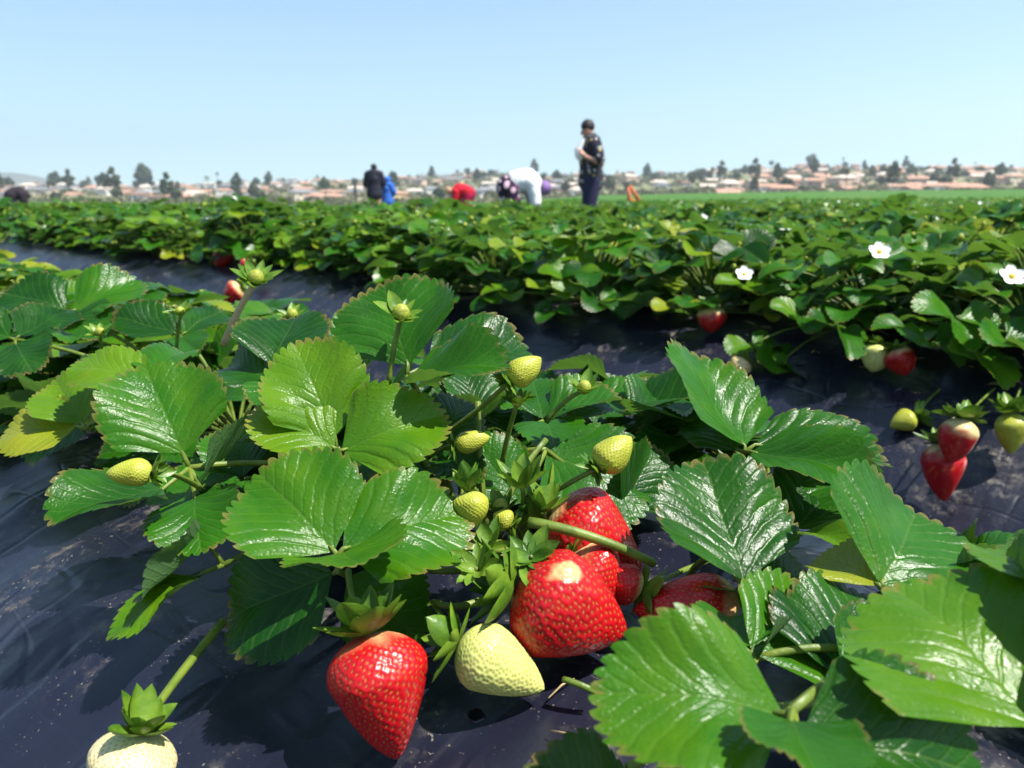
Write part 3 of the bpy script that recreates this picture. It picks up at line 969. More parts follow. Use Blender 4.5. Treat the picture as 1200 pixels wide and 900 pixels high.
# ------------------------------------------------------------------ beds, ground, hills
def bed(k, s0, s1, fine):
    nn = np.concatenate((np.linspace(-.34, -.1, 14), np.linspace(-.09, .5, 60 if fine else 26), np.linspace(.52, 1.06, 40), np.linspace(1.1, 1.34, 5)))
    if fine:
        ss = np.concatenate((np.linspace(s0, -1.3, 24), np.arange(-1.28, 1.0, .011), np.linspace(1.02, s1, 30)))
    else:
        ss = np.concatenate((np.linspace(s0, -8, 40), np.linspace(-7.8, 5.0, 300), np.linspace(5.3, s1, 40)))
    S, N = np.meshgrid(ss, nn, indexing='ij')
    Z = prof(N)
    w = np.zeros_like(Z)
    flank = np.exp(-((N - .0) / .25) ** 2)
    for i in range(S.shape[0]):
        for j in range(S.shape[1]):
            a, b = S[i, j], N[i, j] + k * 3.1
            w[i, j] = .012 * noise.noise(Vector((a * 1.3, b * 1.3, k))) + .010 * noise.noise(Vector((a * 3.2 + 2.5 * b, b * 5.0, 3.3 + k)))
            if fine or k == 1:
                q = noise.noise(Vector((a * 5 - b * 3, b * 13 + a * 2, 7.7 + k)))
                w[i, j] += .005 * (1 - abs(q) * 2.2) + .0025 * noise.noise(Vector((a * 28, b * 7, 9)))
            if k == 1:
                w[i, j] += flank[i, j] * .012 * noise.noise(Vector((a * 16, b * 3, 2)))
    Z = Z + w - .004
    # gentle sag round the row line so flanks are not a straight extrusion
    Nw = N + .03 * np.sin(S * 1.9 + k) * np.exp(-((N - .1) / .3) ** 2)
    V = np.stack((S, Nw, Z), -1)
    mb = MB(); mb.grid(V)
    o = mb.build("planting_bed", M['film'])
    o.location = (EY[0] * k * PITCH_BED, EY[1] * k * PITCH_BED, .004)
    o.rotation_euler = (0, 0, A_ROW)
    return tag(o, ["nearest raised planting bed under wrinkled black plastic film", "second raised bed under black film, across the furrow from the nearest one"][k] if k < 2 else "raised planting bed under black film, hidden by the plants of row %d from the camera" % (k + 1),
               "planting bed", None, 'structure')


beds = [bed(0, -40, 6, True)]
for k in range(1, 8):
    beds.append(bed(k, -45, 8 + 3 * k, False))
# small punched hole in the film, rim slightly torn
hp = P(558, 839, .436)
hz = bed_z(hp)
bpy.context.view_layer.update()

GX_D = np.array([0, 5, 12, 20, 30, 45, 70, 100, 140, 160, 185, 230, 300, 380, 470, 560, 640, 700, 800, 1000, 1500, 2600, 6000.0])
EDGE_PX = np.array([-400, 0, 200, 400, 560, 640, 700, 850, 1000, 1200, 1600]); EDGE_Y = np.array([234, 236, 238, 240, 238, 233, 229, 226, 224, 222, 221.0])
RIDGE_PX = np.array([-400, 0, 100, 200, 300, 400, 480, 560, 640, 700, 800, 900, 960, 1100, 1200, 1600]); RIDGE_Y = np.array([218, 217, 218, 217, 214, 211, 208, 202, 206, 206, 203, 199, 196, 197, 197, 199.0]) + 2.0


def ground_z(x, y):
    D = np.hypot(x, y)
    px = np.where(y > .1, 600 + 961 * x / np.maximum(y, .1), np.where(x > 0, 1600, -400))
    px = np.clip(px, -400, 1600)
    c = np.cos(np.arctan((px - 600) / 961.0))
    z1 = .62 + 140 * c * (230 - np.interp(px, EDGE_PX, EDGE_Y)) / 961
    z2 = .62 + 700 * c * (230 - np.interp(px, RIDGE_PX, RIDGE_Y)) / 961
    f = np.clip((D - 10) / 130, 0, 1)
    z = z1 * f
    dip = np.clip((D - 140) / 60, 0, 1)
    z = z - 3.0 * (dip * dip * (3 - 2 * dip))
    r = np.clip((D - 215) / 485, 0, 1)
    rr = r ** .92
    z = z + (z2 - (z1 - 3.0)) * rr
    back = np.clip((D - 720) / 2200, 0, 1)
    z = z * (1 - back) + (-6) * back
    return z


TH = np.concatenate((np.linspace(-PI, -.8, 24)[:-1], np.linspace(-.8, .8, 130), np.linspace(.8, PI, 24)[1:]))
RR = np.concatenate(([0.0], np.geomspace(1.0, 140, 46), np.linspace(150, 720, 60), np.geomspace(760, 7000, 14)))
T2, R2 = np.meshgrid(TH, RR, indexing='ij')
GXX = R2 * np.sin(T2); GYY = R2 * np.cos(T2)
GZ = ground_z(GXX, GYY)
far = (R2 > 215) & (R2 < 1500)
for i, j in np.argwhere(far):
    GZ[i, j] += 1.6 * noise.noise(Vector((GXX[i, j] / 45, GYY[i, j] / 45, 0))) * min(1, (R2[i, j] - 215) / 80)


def mat_soil():
    m, nt, out = new_mat("furrow_soil")
    g = NT(nt)
    pos = g.n("ShaderNodeNewGeometry").outputs["Position"]
    n1 = g.noise(pos, 6.0, 6.0, .65); n2 = g.noise(pos, 60.0, 4.0, .6)
    c = g.mix(g.smooth(n1, .3, .7), (.085, .060, .040), (.16, .115, .075))
    b = g.bsdf(c, .95, .1, g.bump(g.math('ADD', n1, g.math('MULTIPLY', n2, .4)), .8, .03))
    nt.links.new(b.outputs[0], out.inputs[0])
    return m


def mat_crop():
    m, nt, out = new_mat("field_crop")
    g = NT(nt)
    pos = g.n("ShaderNodeNewGeometry").outputs["Position"]
    rowv = g.mapping(pos, (1, 1, 0), (0, 0, -A_ROW))
    rows = g.noise(g.mapping(rowv, (.05, 1.4, 1)), 1.0, 3.0, .6)
    blob = g.noise(pos, .05, 4.0, .6)
    fine = g.noise(pos, 2.5, 5.0, .7)
    c = g.mix(g.smooth(fine, .3, .7), (.030, .105, .010), (.068, .180, .020))
    c = g.mix(g.math('MULTIPLY', g.smooth(rows, .45, .7), .35), c, (.10, .15, .03))
    c = g.mix(g.math('MULTIPLY', g.smooth(blob, .60, .72), .6), c, (.26, .20, .10))
    b = g.bsdf(c, .8, .2, g.bump(fine, 1.0, .25))
    nt.links.new(b.outputs[0], out.inputs[0])
    return m


def mat_hill():
    m, nt, out = new_mat("hillside_scrub_grass")
    g = NT(nt)
    pos = g.n("ShaderNodeNewGeometry").outputs["Position"]
    a = g.noise(pos, .020, 5.0, .65); b_ = g.noise(pos, .09, 5.0, .65); f = g.noise(pos, .5, 4.0, .6)
    c = g.mix(g.smooth(a, .38, .62), (.16, .165, .075), (.285, .245, .150))
    c = g.mix(g.math('MULTIPLY', g.smooth(b_, .48, .62), .8), c, (.060, .092, .036))
    c = g.mix(g.math('MULTIPLY', f, .35), c, (.13, .15, .07))
    b = g.bsdf(c, .95, .1)
    nt.links.new(b.outputs[0], out.inputs[0])
    return m


M['soil_g'] = mat_soil(); M['crop'] = mat_crop(); M['hill'] = mat_hill()
mb = MB()
mb.grid(np.stack((GXX, GYY, GZ), -1))
me = mb.mesh("ground", [M['soil_g'], M['crop'], M['hill']])
fr_ = (R2[:-1, :-1] + R2[1:, 1:]) / 2
me.polygons.foreach_set('material_index', np.where(fr_ < 26, 0, np.where(fr_ < 158, 1, 2)).astype(np.int32).ravel())
me.flip_normals() if me.polygons[len(me.polygons) // 2].normal.z < 0 else None
me.update()
tag(link("ground", me), "soil and green field running out to the hillside", "ground", None, 'structure')
# blue mountain far beyond the houses
px_ = np.linspace(-260, 150, 60)
rows = []
for D, hh in ((5200, 0), (5400, .55), (5700, .9), (6000, 1.0), (6600, .6), (7400, 0)):
    row = []
    for p_ in px_:
        prof_y = 16 * math.exp(-((p_ - 20) / 60.0) ** 2) + 10 * math.exp(-((p_ + 120) / 90.0) ** 2) + 1.5 * noise.noise(Vector((p_ / 30, D / 900, 0)))
        row.append((D * (p_ - 600) / 961, D, -20 + hh * (20 + D * (prof_y + 11) / 961 * max(0, 1 - ((p_ - -50) / 200.0) ** 4))))
    rows.append(row)
mb = MB(); mb.grid(np.array(rows).transpose(1, 0, 2)[::1])
mb.build("hills", mat_plain("mountain_scrub", (.12, .13, .09), .95, .1, .3, .004))
tag(bpy.data.objects["hills"], "faint blue mountain beyond the hillside houses", "hills", None, 'structure')

mb = MB()
ang = np.linspace(0, 2 * PI, 22)
ring = lambda r, z, j=0.0: [(hp[0] + r * (1 + j * noise.noise(Vector((math.cos(a) * 2, math.sin(a) * 2, 4)))) * math.cos(a), hp[1] + r * .9 * (1 + j * noise.noise(Vector((math.cos(a) * 2, math.sin(a) * 2, 4)))) * math.sin(a), z) for a in ang]
mb.grid(np.array([ring(.0001, 0), ring(.0040, 0, .3)]).transpose(1, 0, 2))
HOLE = mb

# dry straw and dead leaf bits round the planting holes and on the film
rl = random.Random(31)
mb = MB()
for i in range(340):
    if i < 150:
        p = P(rl.gauss(540, 45), rl.gauss(655, 25), .62); s_, n_ = to_bed(p)
    elif i < 168:
        s_, n_ = rl.uniform(-.5, .3), rl.gauss(.30, .12)
    else:
        s_, n_ = rl.uniform(-2.5, 1.0), PITCH_BED + rl.gauss(.27, .06)
    x, y = bed_xy(s_, n_)
    z = bed_z(np.array((x, y, 0))) + .004
    a = rl.uniform(0, 6.28); l = rl.uniform(.006, .032)
    q = np.array((x, y, z)); dv = np.array((math.cos(a), math.sin(a), rl.uniform(-.05, .25))) * l
    if rl.random() < .75 or 150 <= i < 168:
        mb.tube([q, q + dv * .5 + np.array((0, 0, .002)), q + dv], [.0005, .0007, .0003], 5)
    else:
        w = np.array((-math.sin(a), math.cos(a), .3)) * l * .16
        mb.grid(np.array([[q - w, q, q + w], [q - w * .8 + dv * .5 + np.array((0, 0, .004)), q + dv * .5, q + w * .9 + dv * .5 + np.array((0, 0, .003))], [q + dv - w * .1, q + dv, q + dv + w * .1]]))
tag(mb.build("straw_litter", M['straw']), "dry straw and dead leaf scraps scattered on the black film", "litter", None, 'stuff')

# ------------------------------------------------------------------ plants in rows
MIDR = (16, 8)
LOW = (8, 5)


def leaf_pool(n, res, seed, Lr=(.055, .075)):
    """stand-alone trifoliate leaves, node at origin, pointing +X, petiole hanging to a crown below"""
    return None


def plant_params(rng, n):
    out = []
    for i in range(n):
        az = i * 2.39996 + rng.uniform(-.5, .5)
        q = (i + .5) / n
        reach = .03 + .17 * q ** .7 * rng.uniform(.75, 1.15)
        h = (.165 - .150 * q ** 1.3) * rng.uniform(.75, 1.15) + .012
        L = rng.uniform(.052, .076)
        tint = min(.95, max(0, rng.gauss(.40, .22) + (.45 if rng.random() < .16 else 0)))
        out.append((az, reach, h, L, tint))
    for i in range(n // 4):           # low leaves that drape over the film
        az = i * 2.39996 + rng.uniform(-.8, .8) + 1.0
        tint = min(.95, max(0, rng.gauss(.30, .2) + (.4 if rng.random() < .25 else 0)))
        out.append((az, rng.uniform(.10, .21), rng.uniform(.005, .05), rng.uniform(.048, .07), tint))
    for i in range(n // 3):           # short dark leaves filling the heart of the plant
        out.append((rng.uniform(0, 6.28), rng.uniform(.03, .12), rng.uniform(.03, .085), rng.uniform(.045, .062), rng.uniform(.0, .3)))
    return out


def small_heads(mb, rng, n, rmax=.19, h=(.07, .21), mats=(1, 2, 3)):
    """buds, young fruit and white flowers on thin stalks standing among the leaves"""
    for i in range(n):
        az = rng.uniform(0, 6.28); r = rng.uniform(.04, rmax)
        hh = rng.uniform(*h)
        c = np.array((r * math.cos(az), r * math.sin(az), hh))
        mb.tube(bez(np.array((0, 0, .01)), c * .5 + np.array((0, 0, .05)), c, 4), [.0017, .0016, .0015, .0014], 4, 1, cap=False)
        kind = rng.random()
        sub = MB()
        calyx_mb(sub, .014, 7, .4, .3, rng, .28, .4)
        for k in range(len(sub.v)):
            v = sub.v[k][:, None][:, 0]
            mb.v.append(c + v); mb.f.append(sub.f[k] - sub.f[0].min() * 0 + mb.n)
            mb.uv.append(sub.uv[k]); mb.t.append(sub.t[k]); mb.e.append(sub.e[k]); mb.m.append(np.full(len(sub.m[k]), mats[1], dtype=np.int32)); mb.c.append(sub.c[k])
        # faces of sub already count from its own zero
        mb.n += sub.n
        th = np.linspace(0, PI, 5); ph = np.linspace(0, 2 * PI, 8)
        T, Q = np.meshgrid(th, ph, indexing='ij')
        if kind < .10:
            for j in range(5):
                a = 2 * PI * j / 5
                g = [[(c[0] + rr * math.cos(a) - w * v * math.sin(a), c[1] + rr * math.sin(a) + w * v * math.cos(a), c[2] + .003 + .2 * rr) for v in (-1, 1)] for rr, w in ((.002, .003), (.008, .006), (.014, .003))]
                mb.grid(np.array(g).transpose(1, 0, 2)[::-1], mat=mats[2])
        else:
            r2 = rng.uniform(.003, .0075)
            s_ = rng.uniform(.8, 1.5)
            mb.grid((c + np.stack((r2 * np.sin(T) * np.cos(Q), r2 * np.sin(T) * np.sin(Q), r2 * s_ * np.cos(T) + .004), -1))[::-1], mat=4)


def proto_mesh(seed, n, res, heads, mat):
    rng = random.Random(seed)
    mb = MB()
    for (az, reach, h, L, tint) in plant_params(rng, n):
        auto_leaf(mb, mb, np.zeros(3), az, reach, h, L, tint, res, rng, .55, 0, 1)
    small_heads(mb, rng, heads)
    return mb.mesh("strawberry_plant", [mat, M['stem'], M['sepal'], M['petal'], M['unripe_head']])


protos = [proto_mesh(100 + i, 34, LOW, 9, M['leaf_far']) for i in range(8)]


def in_view(x, y, m=60, z=.35):
    d = y * FWD[1] + (z - .62) * FWD[2]
    if d < .15:
        return None
    px = 600 + F_PX * x / d
    py = 450 - F_PX * (y * UPV[1] + (z - .62) * UPV[2]) / d
    if px < -m * 2 / max(.4, d) - 40 or px > 1240 + m * 2 / max(.4, d):
        return None
    return px, py, d


# candidate plants on every bed: two rows each
cands = []
rp = random.Random(77)
for k in range(0, 40):
    for row, off in (((0, .38), (1, .58)) if k == 0 else ((0, .20), (1, .60))):
        n0 = k * PITCH_BED + off
        s = -3.7 * n0 - 2
        while s < .6 * n0 + 3:
            s += rp.uniform(.29, .36)
            n = n0 + rp.uniform(-.04, .04) + (.10 + (.14 * min(1, max(0, (-1.7 - s) / .5)) + .04 * min(1, max(0, (s + 1.1) / .4))) if k == 1 and row == 0 else 0)
            x, y = bed_xy(s, n)
            if y < .2 or math.hypot(x, y) > (34 if x < .1 * y else 25):
                continue
            v = in_view(x, y)
            if v is None:
                continue
            cands.append((math.hypot(x, y), x, y, k, row, s, n))
cands.sort()
taken = [PLANTS[q][1][:2] for q in PLANTS]


def detailed_plant(x, y, label, seed, res, n=22, heads=3, front=False):
    rng = random.Random(seed)
    z = bed_z(np.array((x, y, 0)))
    root = empty("strawberry_plant", (x, y, z), rng.uniform(0, 6.28))
    tag(root, label, "strawberry plant", "strawberry plants on the black beds")
    for (az, reach, h, L, tint) in plant_params(rng, n):
        mb = MB()
        auto_leaf(mb, mb, np.zeros(3), az, reach, h, L, tint, res, rng, .5, 0, 1)
        o = mb.build("leaf", [M['leaf'] if res[0] >= 16 else M['leaf_far'], M['stem']])
        o.parent = root
    for i in range(heads):
        mb = MB()
        small_heads(mb, rng, 1, .19, (.09, .21))
        o = mb.build("flower_head", [M['leaf_far'], M['stem'], M['sepal'], M['petal'], M['unripe_head']])
        o.parent = root
    return root


ORD = ["first", "second", "third", "fourth", "fifth", "sixth", "seventh", "eighth", "ninth", "tenth", "eleventh", "twelfth", "thirteenth", "fourteenth", "fifteenth", "sixteenth", "seventeenth", "eighteenth", "nineteenth", "twentieth",
       "twenty-first", "twenty-second", "twenty-third", "twenty-fourth"]
BEDN = ["nearest", "second", "third", "fourth", "fifth", "sixth", "seventh", "eighth", "ninth", "tenth", "eleventh", "twelfth"]
det = {}
single, rest = [], []
count = 0
for c in cands:
    D, x, y, k, row, s, n = c
    if k == 0 and (s > -.50):            # around the hand-built plants
        continue
    if min(np.hypot(x - q[0], y - q[1]) for q in taken) < .20:
        continue
    if (k == 0 and D < 3.4) or (k == 1 and D < 3.4 and row == 0) or (k == 1 and D < 2.6):
        det.setdefault((k, row), []).append(c)
    elif count < 285:
        single.append(c); count += 1
    else:
        rest.append(c)
for (k, row), L_ in sorted(det.items()):
    L_.sort(key=lambda c: -c[5])
    for i, c in enumerate(L_):
        D, x, y, _, _, s, n = c
        lab = "%s strawberry plant on the %s edge of the %s bed from the %s" % (
            ORD[i], "front" if row == 0 else "back", BEDN[k], "big central plant" if k == 0 else "hanging berries")
        dp_ = detailed_plant(x, y, lab, 1000 + k * 100 + row * 50 + i, MIDR if D < 2.6 else (10, 6), 34 if k == 0 else 32, 8)
        dp_.scale = (1.05, 1.05, .62) if k == 0 else (1.10, 1.10, 1.0)
rs = random.Random(5)
for i, c in enumerate(single):
    D, x, y, k, row, s, n = c
    o = link("strawberry_plant", protos[i % len(protos)])
    o.location = (x, y, bed_z(np.array((x, y, 0))) if k < 8 else .33)
    sc_ = rs.uniform(.80, 1.35)
    o.scale = (sc_, sc_, sc_ * rs.uniform(.62, .95))
    o.rotation_euler = (0, 0, rs.uniform(0, 6.28))
    tag(o, "bushy strawberry plant in the %s edge of the %s bed back from the camera" % ("front" if row == 0 else "back", BEDN[min(k, 11)]),
        "strawberry plant", "strawberry plants of the %s bed, %s row" % (BEDN[min(k, 11)], "front" if row == 0 else "back"))

# the plants over the hanging berries let a few big leaves down onto the rim
hang = [q for q in COL.objects if q.name.startswith("strawberry_plant") and q.type == 'EMPTY' and 'second bed' in q.get("label", "")]
rq = random.Random(41)
for (px, py) in ((1120, 372), (1092, 402), (1150, 415), (940, 372), (880, 405), (985, 388), (1178, 398), (915, 425), (700, 350)):
    d = depth_at_n(px, py, 1.56)
    c = P(px, py, d)
    o = min(hang, key=lambda q: (q.location - Vector(c)).length)
    inv = np.array((Matrix.Translation(o.location) @ o.rotation_euler.to_matrix().to_4x4() @ Matrix.Diagonal((*o.scale, 1))).inverted())
    mb = MB()
    cr = np.array(o.location)
    mb.tube(bez(cr, (cr + c) / 2 + np.array((0, 0, .05)), c, 8), np.linspace(.0026, .002, 8), 6, 1)
    a0 = unit(np.array((rq.uniform(-.6, .6), -1.0, rq.uniform(-.5, .1))))
    N = unit(np.array((.25, -.45, .85)))
    for j, ang in enumerate((0, 1.45, -1.45)):
        f = rot_about(unit(a0 - N * np.dot(a0, N)), N, ang)
        leaflet(mb, c + f * .004, unit(f + N * rq.uniform(-.2, .3)), N + np.array([rq.uniform(-.3, .3) for _ in range(3)]), rq.uniform(.068, .085), .95, rq.uniform(.1, .4), rq.uniform(.1, .35), .05, .05, .04, rq.uniform(.12, .55), MIDR, 0, rq)
    for k in range(len(mb.v)):
        mb.v[k] = (np.c_[mb.v[k], np.ones(len(mb.v[k]))] @ inv.T)[:, :3]
    lf = mb.build("leaf", [M['leaf'], M['stem']]); lf.parent = o

# everything farther: one mass
mb = MB()
rg = np.random.RandomState(4)


def quick_leaves(cx, cy, cz, n, L, spread, hgt, rng):
    """n cupped leaf blades as one block of grids"""
    az = rng.uniform(0, 2 * PI, n); r = spread * np.sqrt(rng.uniform(0, 1, n))
    base = np.stack((cx + r * np.cos(az), cy + r * np.sin(az), cz + hgt * rng.uniform(.25, 1.0, n) * (1 - .5 * (r / spread) ** 2)), -1)
    fa = rng.uniform(0, 2 * PI, n)
    f = np.stack((np.cos(fa), np.sin(fa), rng.uniform(-.2, .5, n)), -1); f /= np.linalg.norm(f, axis=1, keepdims=True)
    up = np.stack((rng.uniform(-.5, .5, n), rng.uniform(-.5, .5, n), np.ones(n)), -1)
    s_ = np.cross(f, up); s_ /= np.linalg.norm(s_, axis=1, keepdims=True)
    nn = np.cross(s_, f)
    l = L * rng.uniform(.7, 1.2, n)
    us = [(0, -.12), (0, 0), (0, .12), (.5, -.5), (.5, 0), (.5, .5), (1, -.22), (1, 0), (1, .22)]
    V = np.stack([base + f * (l * a)[:, None] + s_ * (l * b)[:, None] + nn * (l * (abs(b) * .35 + .15 * a * (1 - a)))[:, None] for a, b in us], 1)
    F = []
    for (i, j) in ((0, 0), (0, 1), (1, 0), (1, 1)):
        a = i * 3 + j
        F.append((a, a + 1, a + 4, a + 3))
    return V, np.array(F), np.array(us)


VV, FF, TT, UVV, MM = [], [], [], [], []
nv = 0
for c in rest:
    D, x, y, k, row, s, n = c
    m_ = int(46 if D < 18 else 30 if D < 28 else 18)
    V, F, us = quick_leaves(x, y, float(ground_z(np.array(x), np.array(y))) + .28, m_, .075 if D < 18 else .095 if D < 28 else .12, .24, .12, rg)
    idx = (np.arange(m_) * 9)[:, None, None] + F[None] + nv
    VV.append(V.reshape(-1, 3)); FF.append(idx.reshape(-1, 4))
    tt = np.clip(rg.normal(.33, .20, m_) + (rg.uniform(0, 1, m_) < .20) * .45, 0, .98)
    TT.append(np.repeat(tt, 9)); UVV.append(np.tile(np.stack((us[:, 1] + .5, us[:, 0]), -1), (m_, 1)))
    mm = (rg.uniform(0, 1, m_) < .02).astype(np.int32)
    MM.append(np.repeat(mm, 4))
    nv += m_ * 9
mb.v = [np.concatenate(VV)]; mb.f = [np.concatenate(FF)]; mb.t = [np.concatenate(TT)]; mb.uv = [np.concatenate(UVV)]
mb.e = [np.zeros(nv)]; mb.m = [np.concatenate(MM)]; mb.c = [np.ones((1, 4))]; mb.n = nv
tag(mb.build("strawberry_field", [M['leaf_far'], M['petal']]), "mass of strawberry plants in the far rows of the field", "strawberry field", None, 'stuff')

# ------------------------------------------------------------------ fruit and flowers of the second bed
def n_d(px, py, n=1.60):
    return depth_at_n(px, py, n)


def film_d(px, py):
    d = .9
    while d < 6:
        p = P(px, py, d)
        if p[2] < bed_z(p) + .004:
            return d
        d += .004
    return d


def fruit2(label, b, t, w, n=1.60, **kw):
    d = min(film_d(b[0], b[1]), film_d(t[0], t[1]), film_d((b[0] + t[0]) / 2, (b[1] + t[1]) / 2))
    d = d / (1 + .52 * w / F_PX)
    off = kw.pop('off', 0)
    if kw.get('stalk'):
        kw['stalk'] = [(q[0], q[1], d * (1.02 + .02 * i)) for i, q in enumerate(kw['stalk'])]
    return strawberry(label, b, t, w, d - off, hi=False, **kw)


fruit2("red strawberry with a whitish shoulder hanging in front of a longer red one", (1130, 491), (1112, 543), 44, 1.53, off=.10, style='red', pale=.25, cal=(.75, .6, .5), stalk=[(1148, 470, 1.45), (1166, 455, 1.5)], taper=1.7)
fruit2("long bright red strawberry hanging behind the white shouldered one on the bed side", (1104, 520), (1106, 588), 50, 1.55, style='red', pale=.05, cal=(.7, .5, .5), stalk=[(1110, 500, 1.5), (1130, 470, 1.5)], taper=1.4)
fruit2("small yellow green strawberry at the end of a pale stalk against dark film", (1072, 488), (1043, 500), 28, 1.55, style='green', cal=(.8, .5, .5), stalk=[(1088, 465, 1.5), (1108, 452, 1.52)])
fruit2("yellow strawberry hanging beside the red pair at the picture's right margin", (1186, 484), (1184, 532), 38, 1.53, style='green', cal=(.8, .6, .5), stalk=[(1190, 470, 1.5), (1196, 455, 1.52)])
fruit2("round pale green strawberry resting at the bed edge left of a shaded red one", (1030, 404), (1022, 436), 33, 1.62, style='lime', cal=(.5, .3, .4), taper=2.2)
fruit2("shaded red strawberry at the bed edge right of a round pale green one", (1050, 408), (1062, 440), 34, 1.64, style='red', pale=.05, cal=(.5, .3, .4), taper=2.0)
fruit2("pink and white strawberry tucked low under leaves at the second bed's lip", (872, 420), (860, 442), 26, 1.62, style='red', pale=.55, cal=(.5, .3, .4), taper=2.2)
fruit2("bright red strawberry with a pale top sitting on the rounded film edge", (833, 360), (834, 390), 33, 1.72, style='red', pale=.25, cal=(.6, .6, .4), taper=2.2)
fruit2("red strawberry with pale tip lowest on the dark film behind the dry stalk", (284, 336), (262, 353), 28, off=.08, style='red', pale=.2, cal=(.4, .4, .4))
fruit2("small red strawberry under leaves above the dry stalk's head", (250, 304), (274, 301), 22, off=.12, style='red', pale=.05, cal=(.4, .4, .4))
fruit2("tiny red strawberry directly above the one with the pale tip", (294, 306), (282, 320), 20, off=.12, style='red', pale=.05, cal=(.4, .4, .4))
fruit2("small red strawberry in shade just above the tallest central leaf", (500, 331), (516, 346), 24, off=.14, style='red', pale=.05, cal=(.4, .4, .4))
fruit2("small red strawberry half hidden among leaves left of the white flowers", (1066, 318), (1074, 336), 20, off=.25, style='red', pale=.05, cal=(.4, .4, .4))
fruit2("tiny red strawberry in leaf shade left of the one on the film edge", (768, 346), (772, 360), 13, 1.85, style='red', pale=.05, cal=(.4, .4, .4))


def flower2(px, py, n, size, label):
    d = n_d(px, py, n)
    c = P(px, py, d)
    o = min((q for q in COL.objects if q.name.startswith("strawberry_plant") and q.type == 'EMPTY'), key=lambda q: (q.location - Vector(c)).length)
    bpy.context.view_layer.update()
    mb = MB()
    fr = np.array(frame_from((-.1, -.75, .7)))[:3, :3]
    rng = random.Random(int(px))
    calyx_mb(mb, size * .9, 8, -.1, .2, rng, .22, .2)
    for i in range(5):
        a = 2 * PI * i / 5 + .3
        g = []
        for q in np.linspace(0, 1, 6):
            w = size * .40 * math.sin(PI * (.12 + .8 * q)) ** .6
            rr = size * (.12 + .8 * q)
            g.append([(rr * math.cos(a) - w * v * math.sin(a), rr * math.sin(a) + w * v * math.cos(a), size * (.08 + .22 * q * q + .08 * v * v)) for v in (-1, -.4, .4, 1)])
        mb.grid(np.array(g).transpose(1, 0, 2)[::-1], mat=1)
    th = np.linspace(0, PI, 7); ph = np.linspace(0, 2 * PI, 11)
    T, Q = np.meshgrid(th, ph, indexing='ij'); r = size * .26
    mb.grid(np.stack((r * np.sin(T) * np.cos(Q), r * np.sin(T) * np.sin(Q), r * .8 * np.cos(T) + size * .1), -1)[::-1], mat=2)
    mb.tube([(0, 0, 0), (0, 0, -.03), (.02, .01, -.09)], [.0016, .0016, .0016], 6, 0)
    inv = np.array(o.matrix_world.inverted())
    R_ = inv[:3, :3] @ fr
    cl = (inv @ np.append(c, 1))[:3]
    for k in range(len(mb.v)):
        mb.v[k] = cl + mb.v[k] @ R_.T
    f = mb.build("flower", [M['sepal'], M['petal'], M['yellow']])
    f.parent = o
    f["label"] = label


flower2(1185, 325, 1.46, .021, "open white five petalled flower with yellow centre")
flower2(1030, 296, 1.62, .022, "open white flower above the leaves")
flower2(872, 322, 1.60, .020, "open white flower standing by the dark film")
flower2(314, 298, 2.1, .022, "small white flower among leaves")
flower2(308, 280, 2.3, .022, "small white flower high among leaves")
flower2(824, 256, 4.5, .03, "distant white flower")
exec_late = True
# punched hole is a detail of the nearest bed
hb = beds[0]
for kk in range(len(HOLE.v)):
    HOLE.v[kk] = HOLE.v[kk] + np.array((0, 0, 0.0))

# ------------------------------------------------------------------ people
def skin_mesh(name, verts, edges, radii, mat, vox=.012):
    """one continuous surface: tapered limbs joined at the joints, fused by a voxel remesh and smoothed"""
    mb = MB()
    th = np.linspace(0, PI, 9); ph = np.linspace(0, 2 * PI, 17)
    T, Q = np.meshgrid(th, ph, indexing='ij')
    sph = np.stack((np.sin(T) * np.cos(Q), np.sin(T) * np.sin(Q), np.cos(T)), -1)[::-1]
    for a, b in edges:
        A, B = np.array(verts[a]), np.array(verts[b])
        n = 6
        for q in np.linspace(0, 1, n):
            r = radii[a] * (1 - q) + radii[b] * q
            mb.grid(A * (1 - q) + B * q + sph * r)
        mb.tube([A, B], [radii[a] * .995, radii[b] * .995], 16)
    me = mb.mesh(name, [mat])
    o = bpy.data.objects.new(name, me); COL.objects.link(o)
    md = o.modifiers.new("Remesh", 'REMESH'); md.mode = 'VOXEL'; md.voxel_size = vox
    sm = o.modifiers.new("Smooth", 'SMOOTH'); sm.factor = .5; sm.iterations = 4
    bpy.context.view_layer.update()
    dg = bpy.context.evaluated_depsgraph_get()
    m2 = bpy.data.meshes.new_from_object(o.evaluated_get(dg))
    bpy.data.objects.remove(o); bpy.data.meshes.remove(me)
    m2.name = name
    m2.materials.clear(); m2.materials.append(mat)
    m2.polygons.foreach_set('use_smooth', np.ones(len(m2.polygons), dtype=bool))
    return m2


def ellipsoid(mb, c, r, axis=(0, 0, 1), mat=0, n=(12, 18), cut=PI):
    th = np.linspace(0, cut, n[0]); ph = np.linspace(0, 2 * PI, n[1])
    T, Q = np.meshgrid(th, ph, indexing='ij')
    V = np.stack((r[0] * np.sin(T) * np.cos(Q), r[1] * np.sin(T) * np.sin(Q), r[2] * np.cos(T)), -1)
    R_ = np.array(frame_from(axis))[:3, :3] if tuple(axis) != (0, 0, 1) else np.eye(3)
    mb.grid((np.array(c) + V @ R_.T)[::-1], mat=mat)


CH = ['pelvis', 'waist', 'chest', 'neckbase', 'neck', 'head', 'crown']


EYE = mat_plain("eye", (.03, .02, .02), .3)
LIPS = mat_plain("lips", (.35, .12, .10), .5)


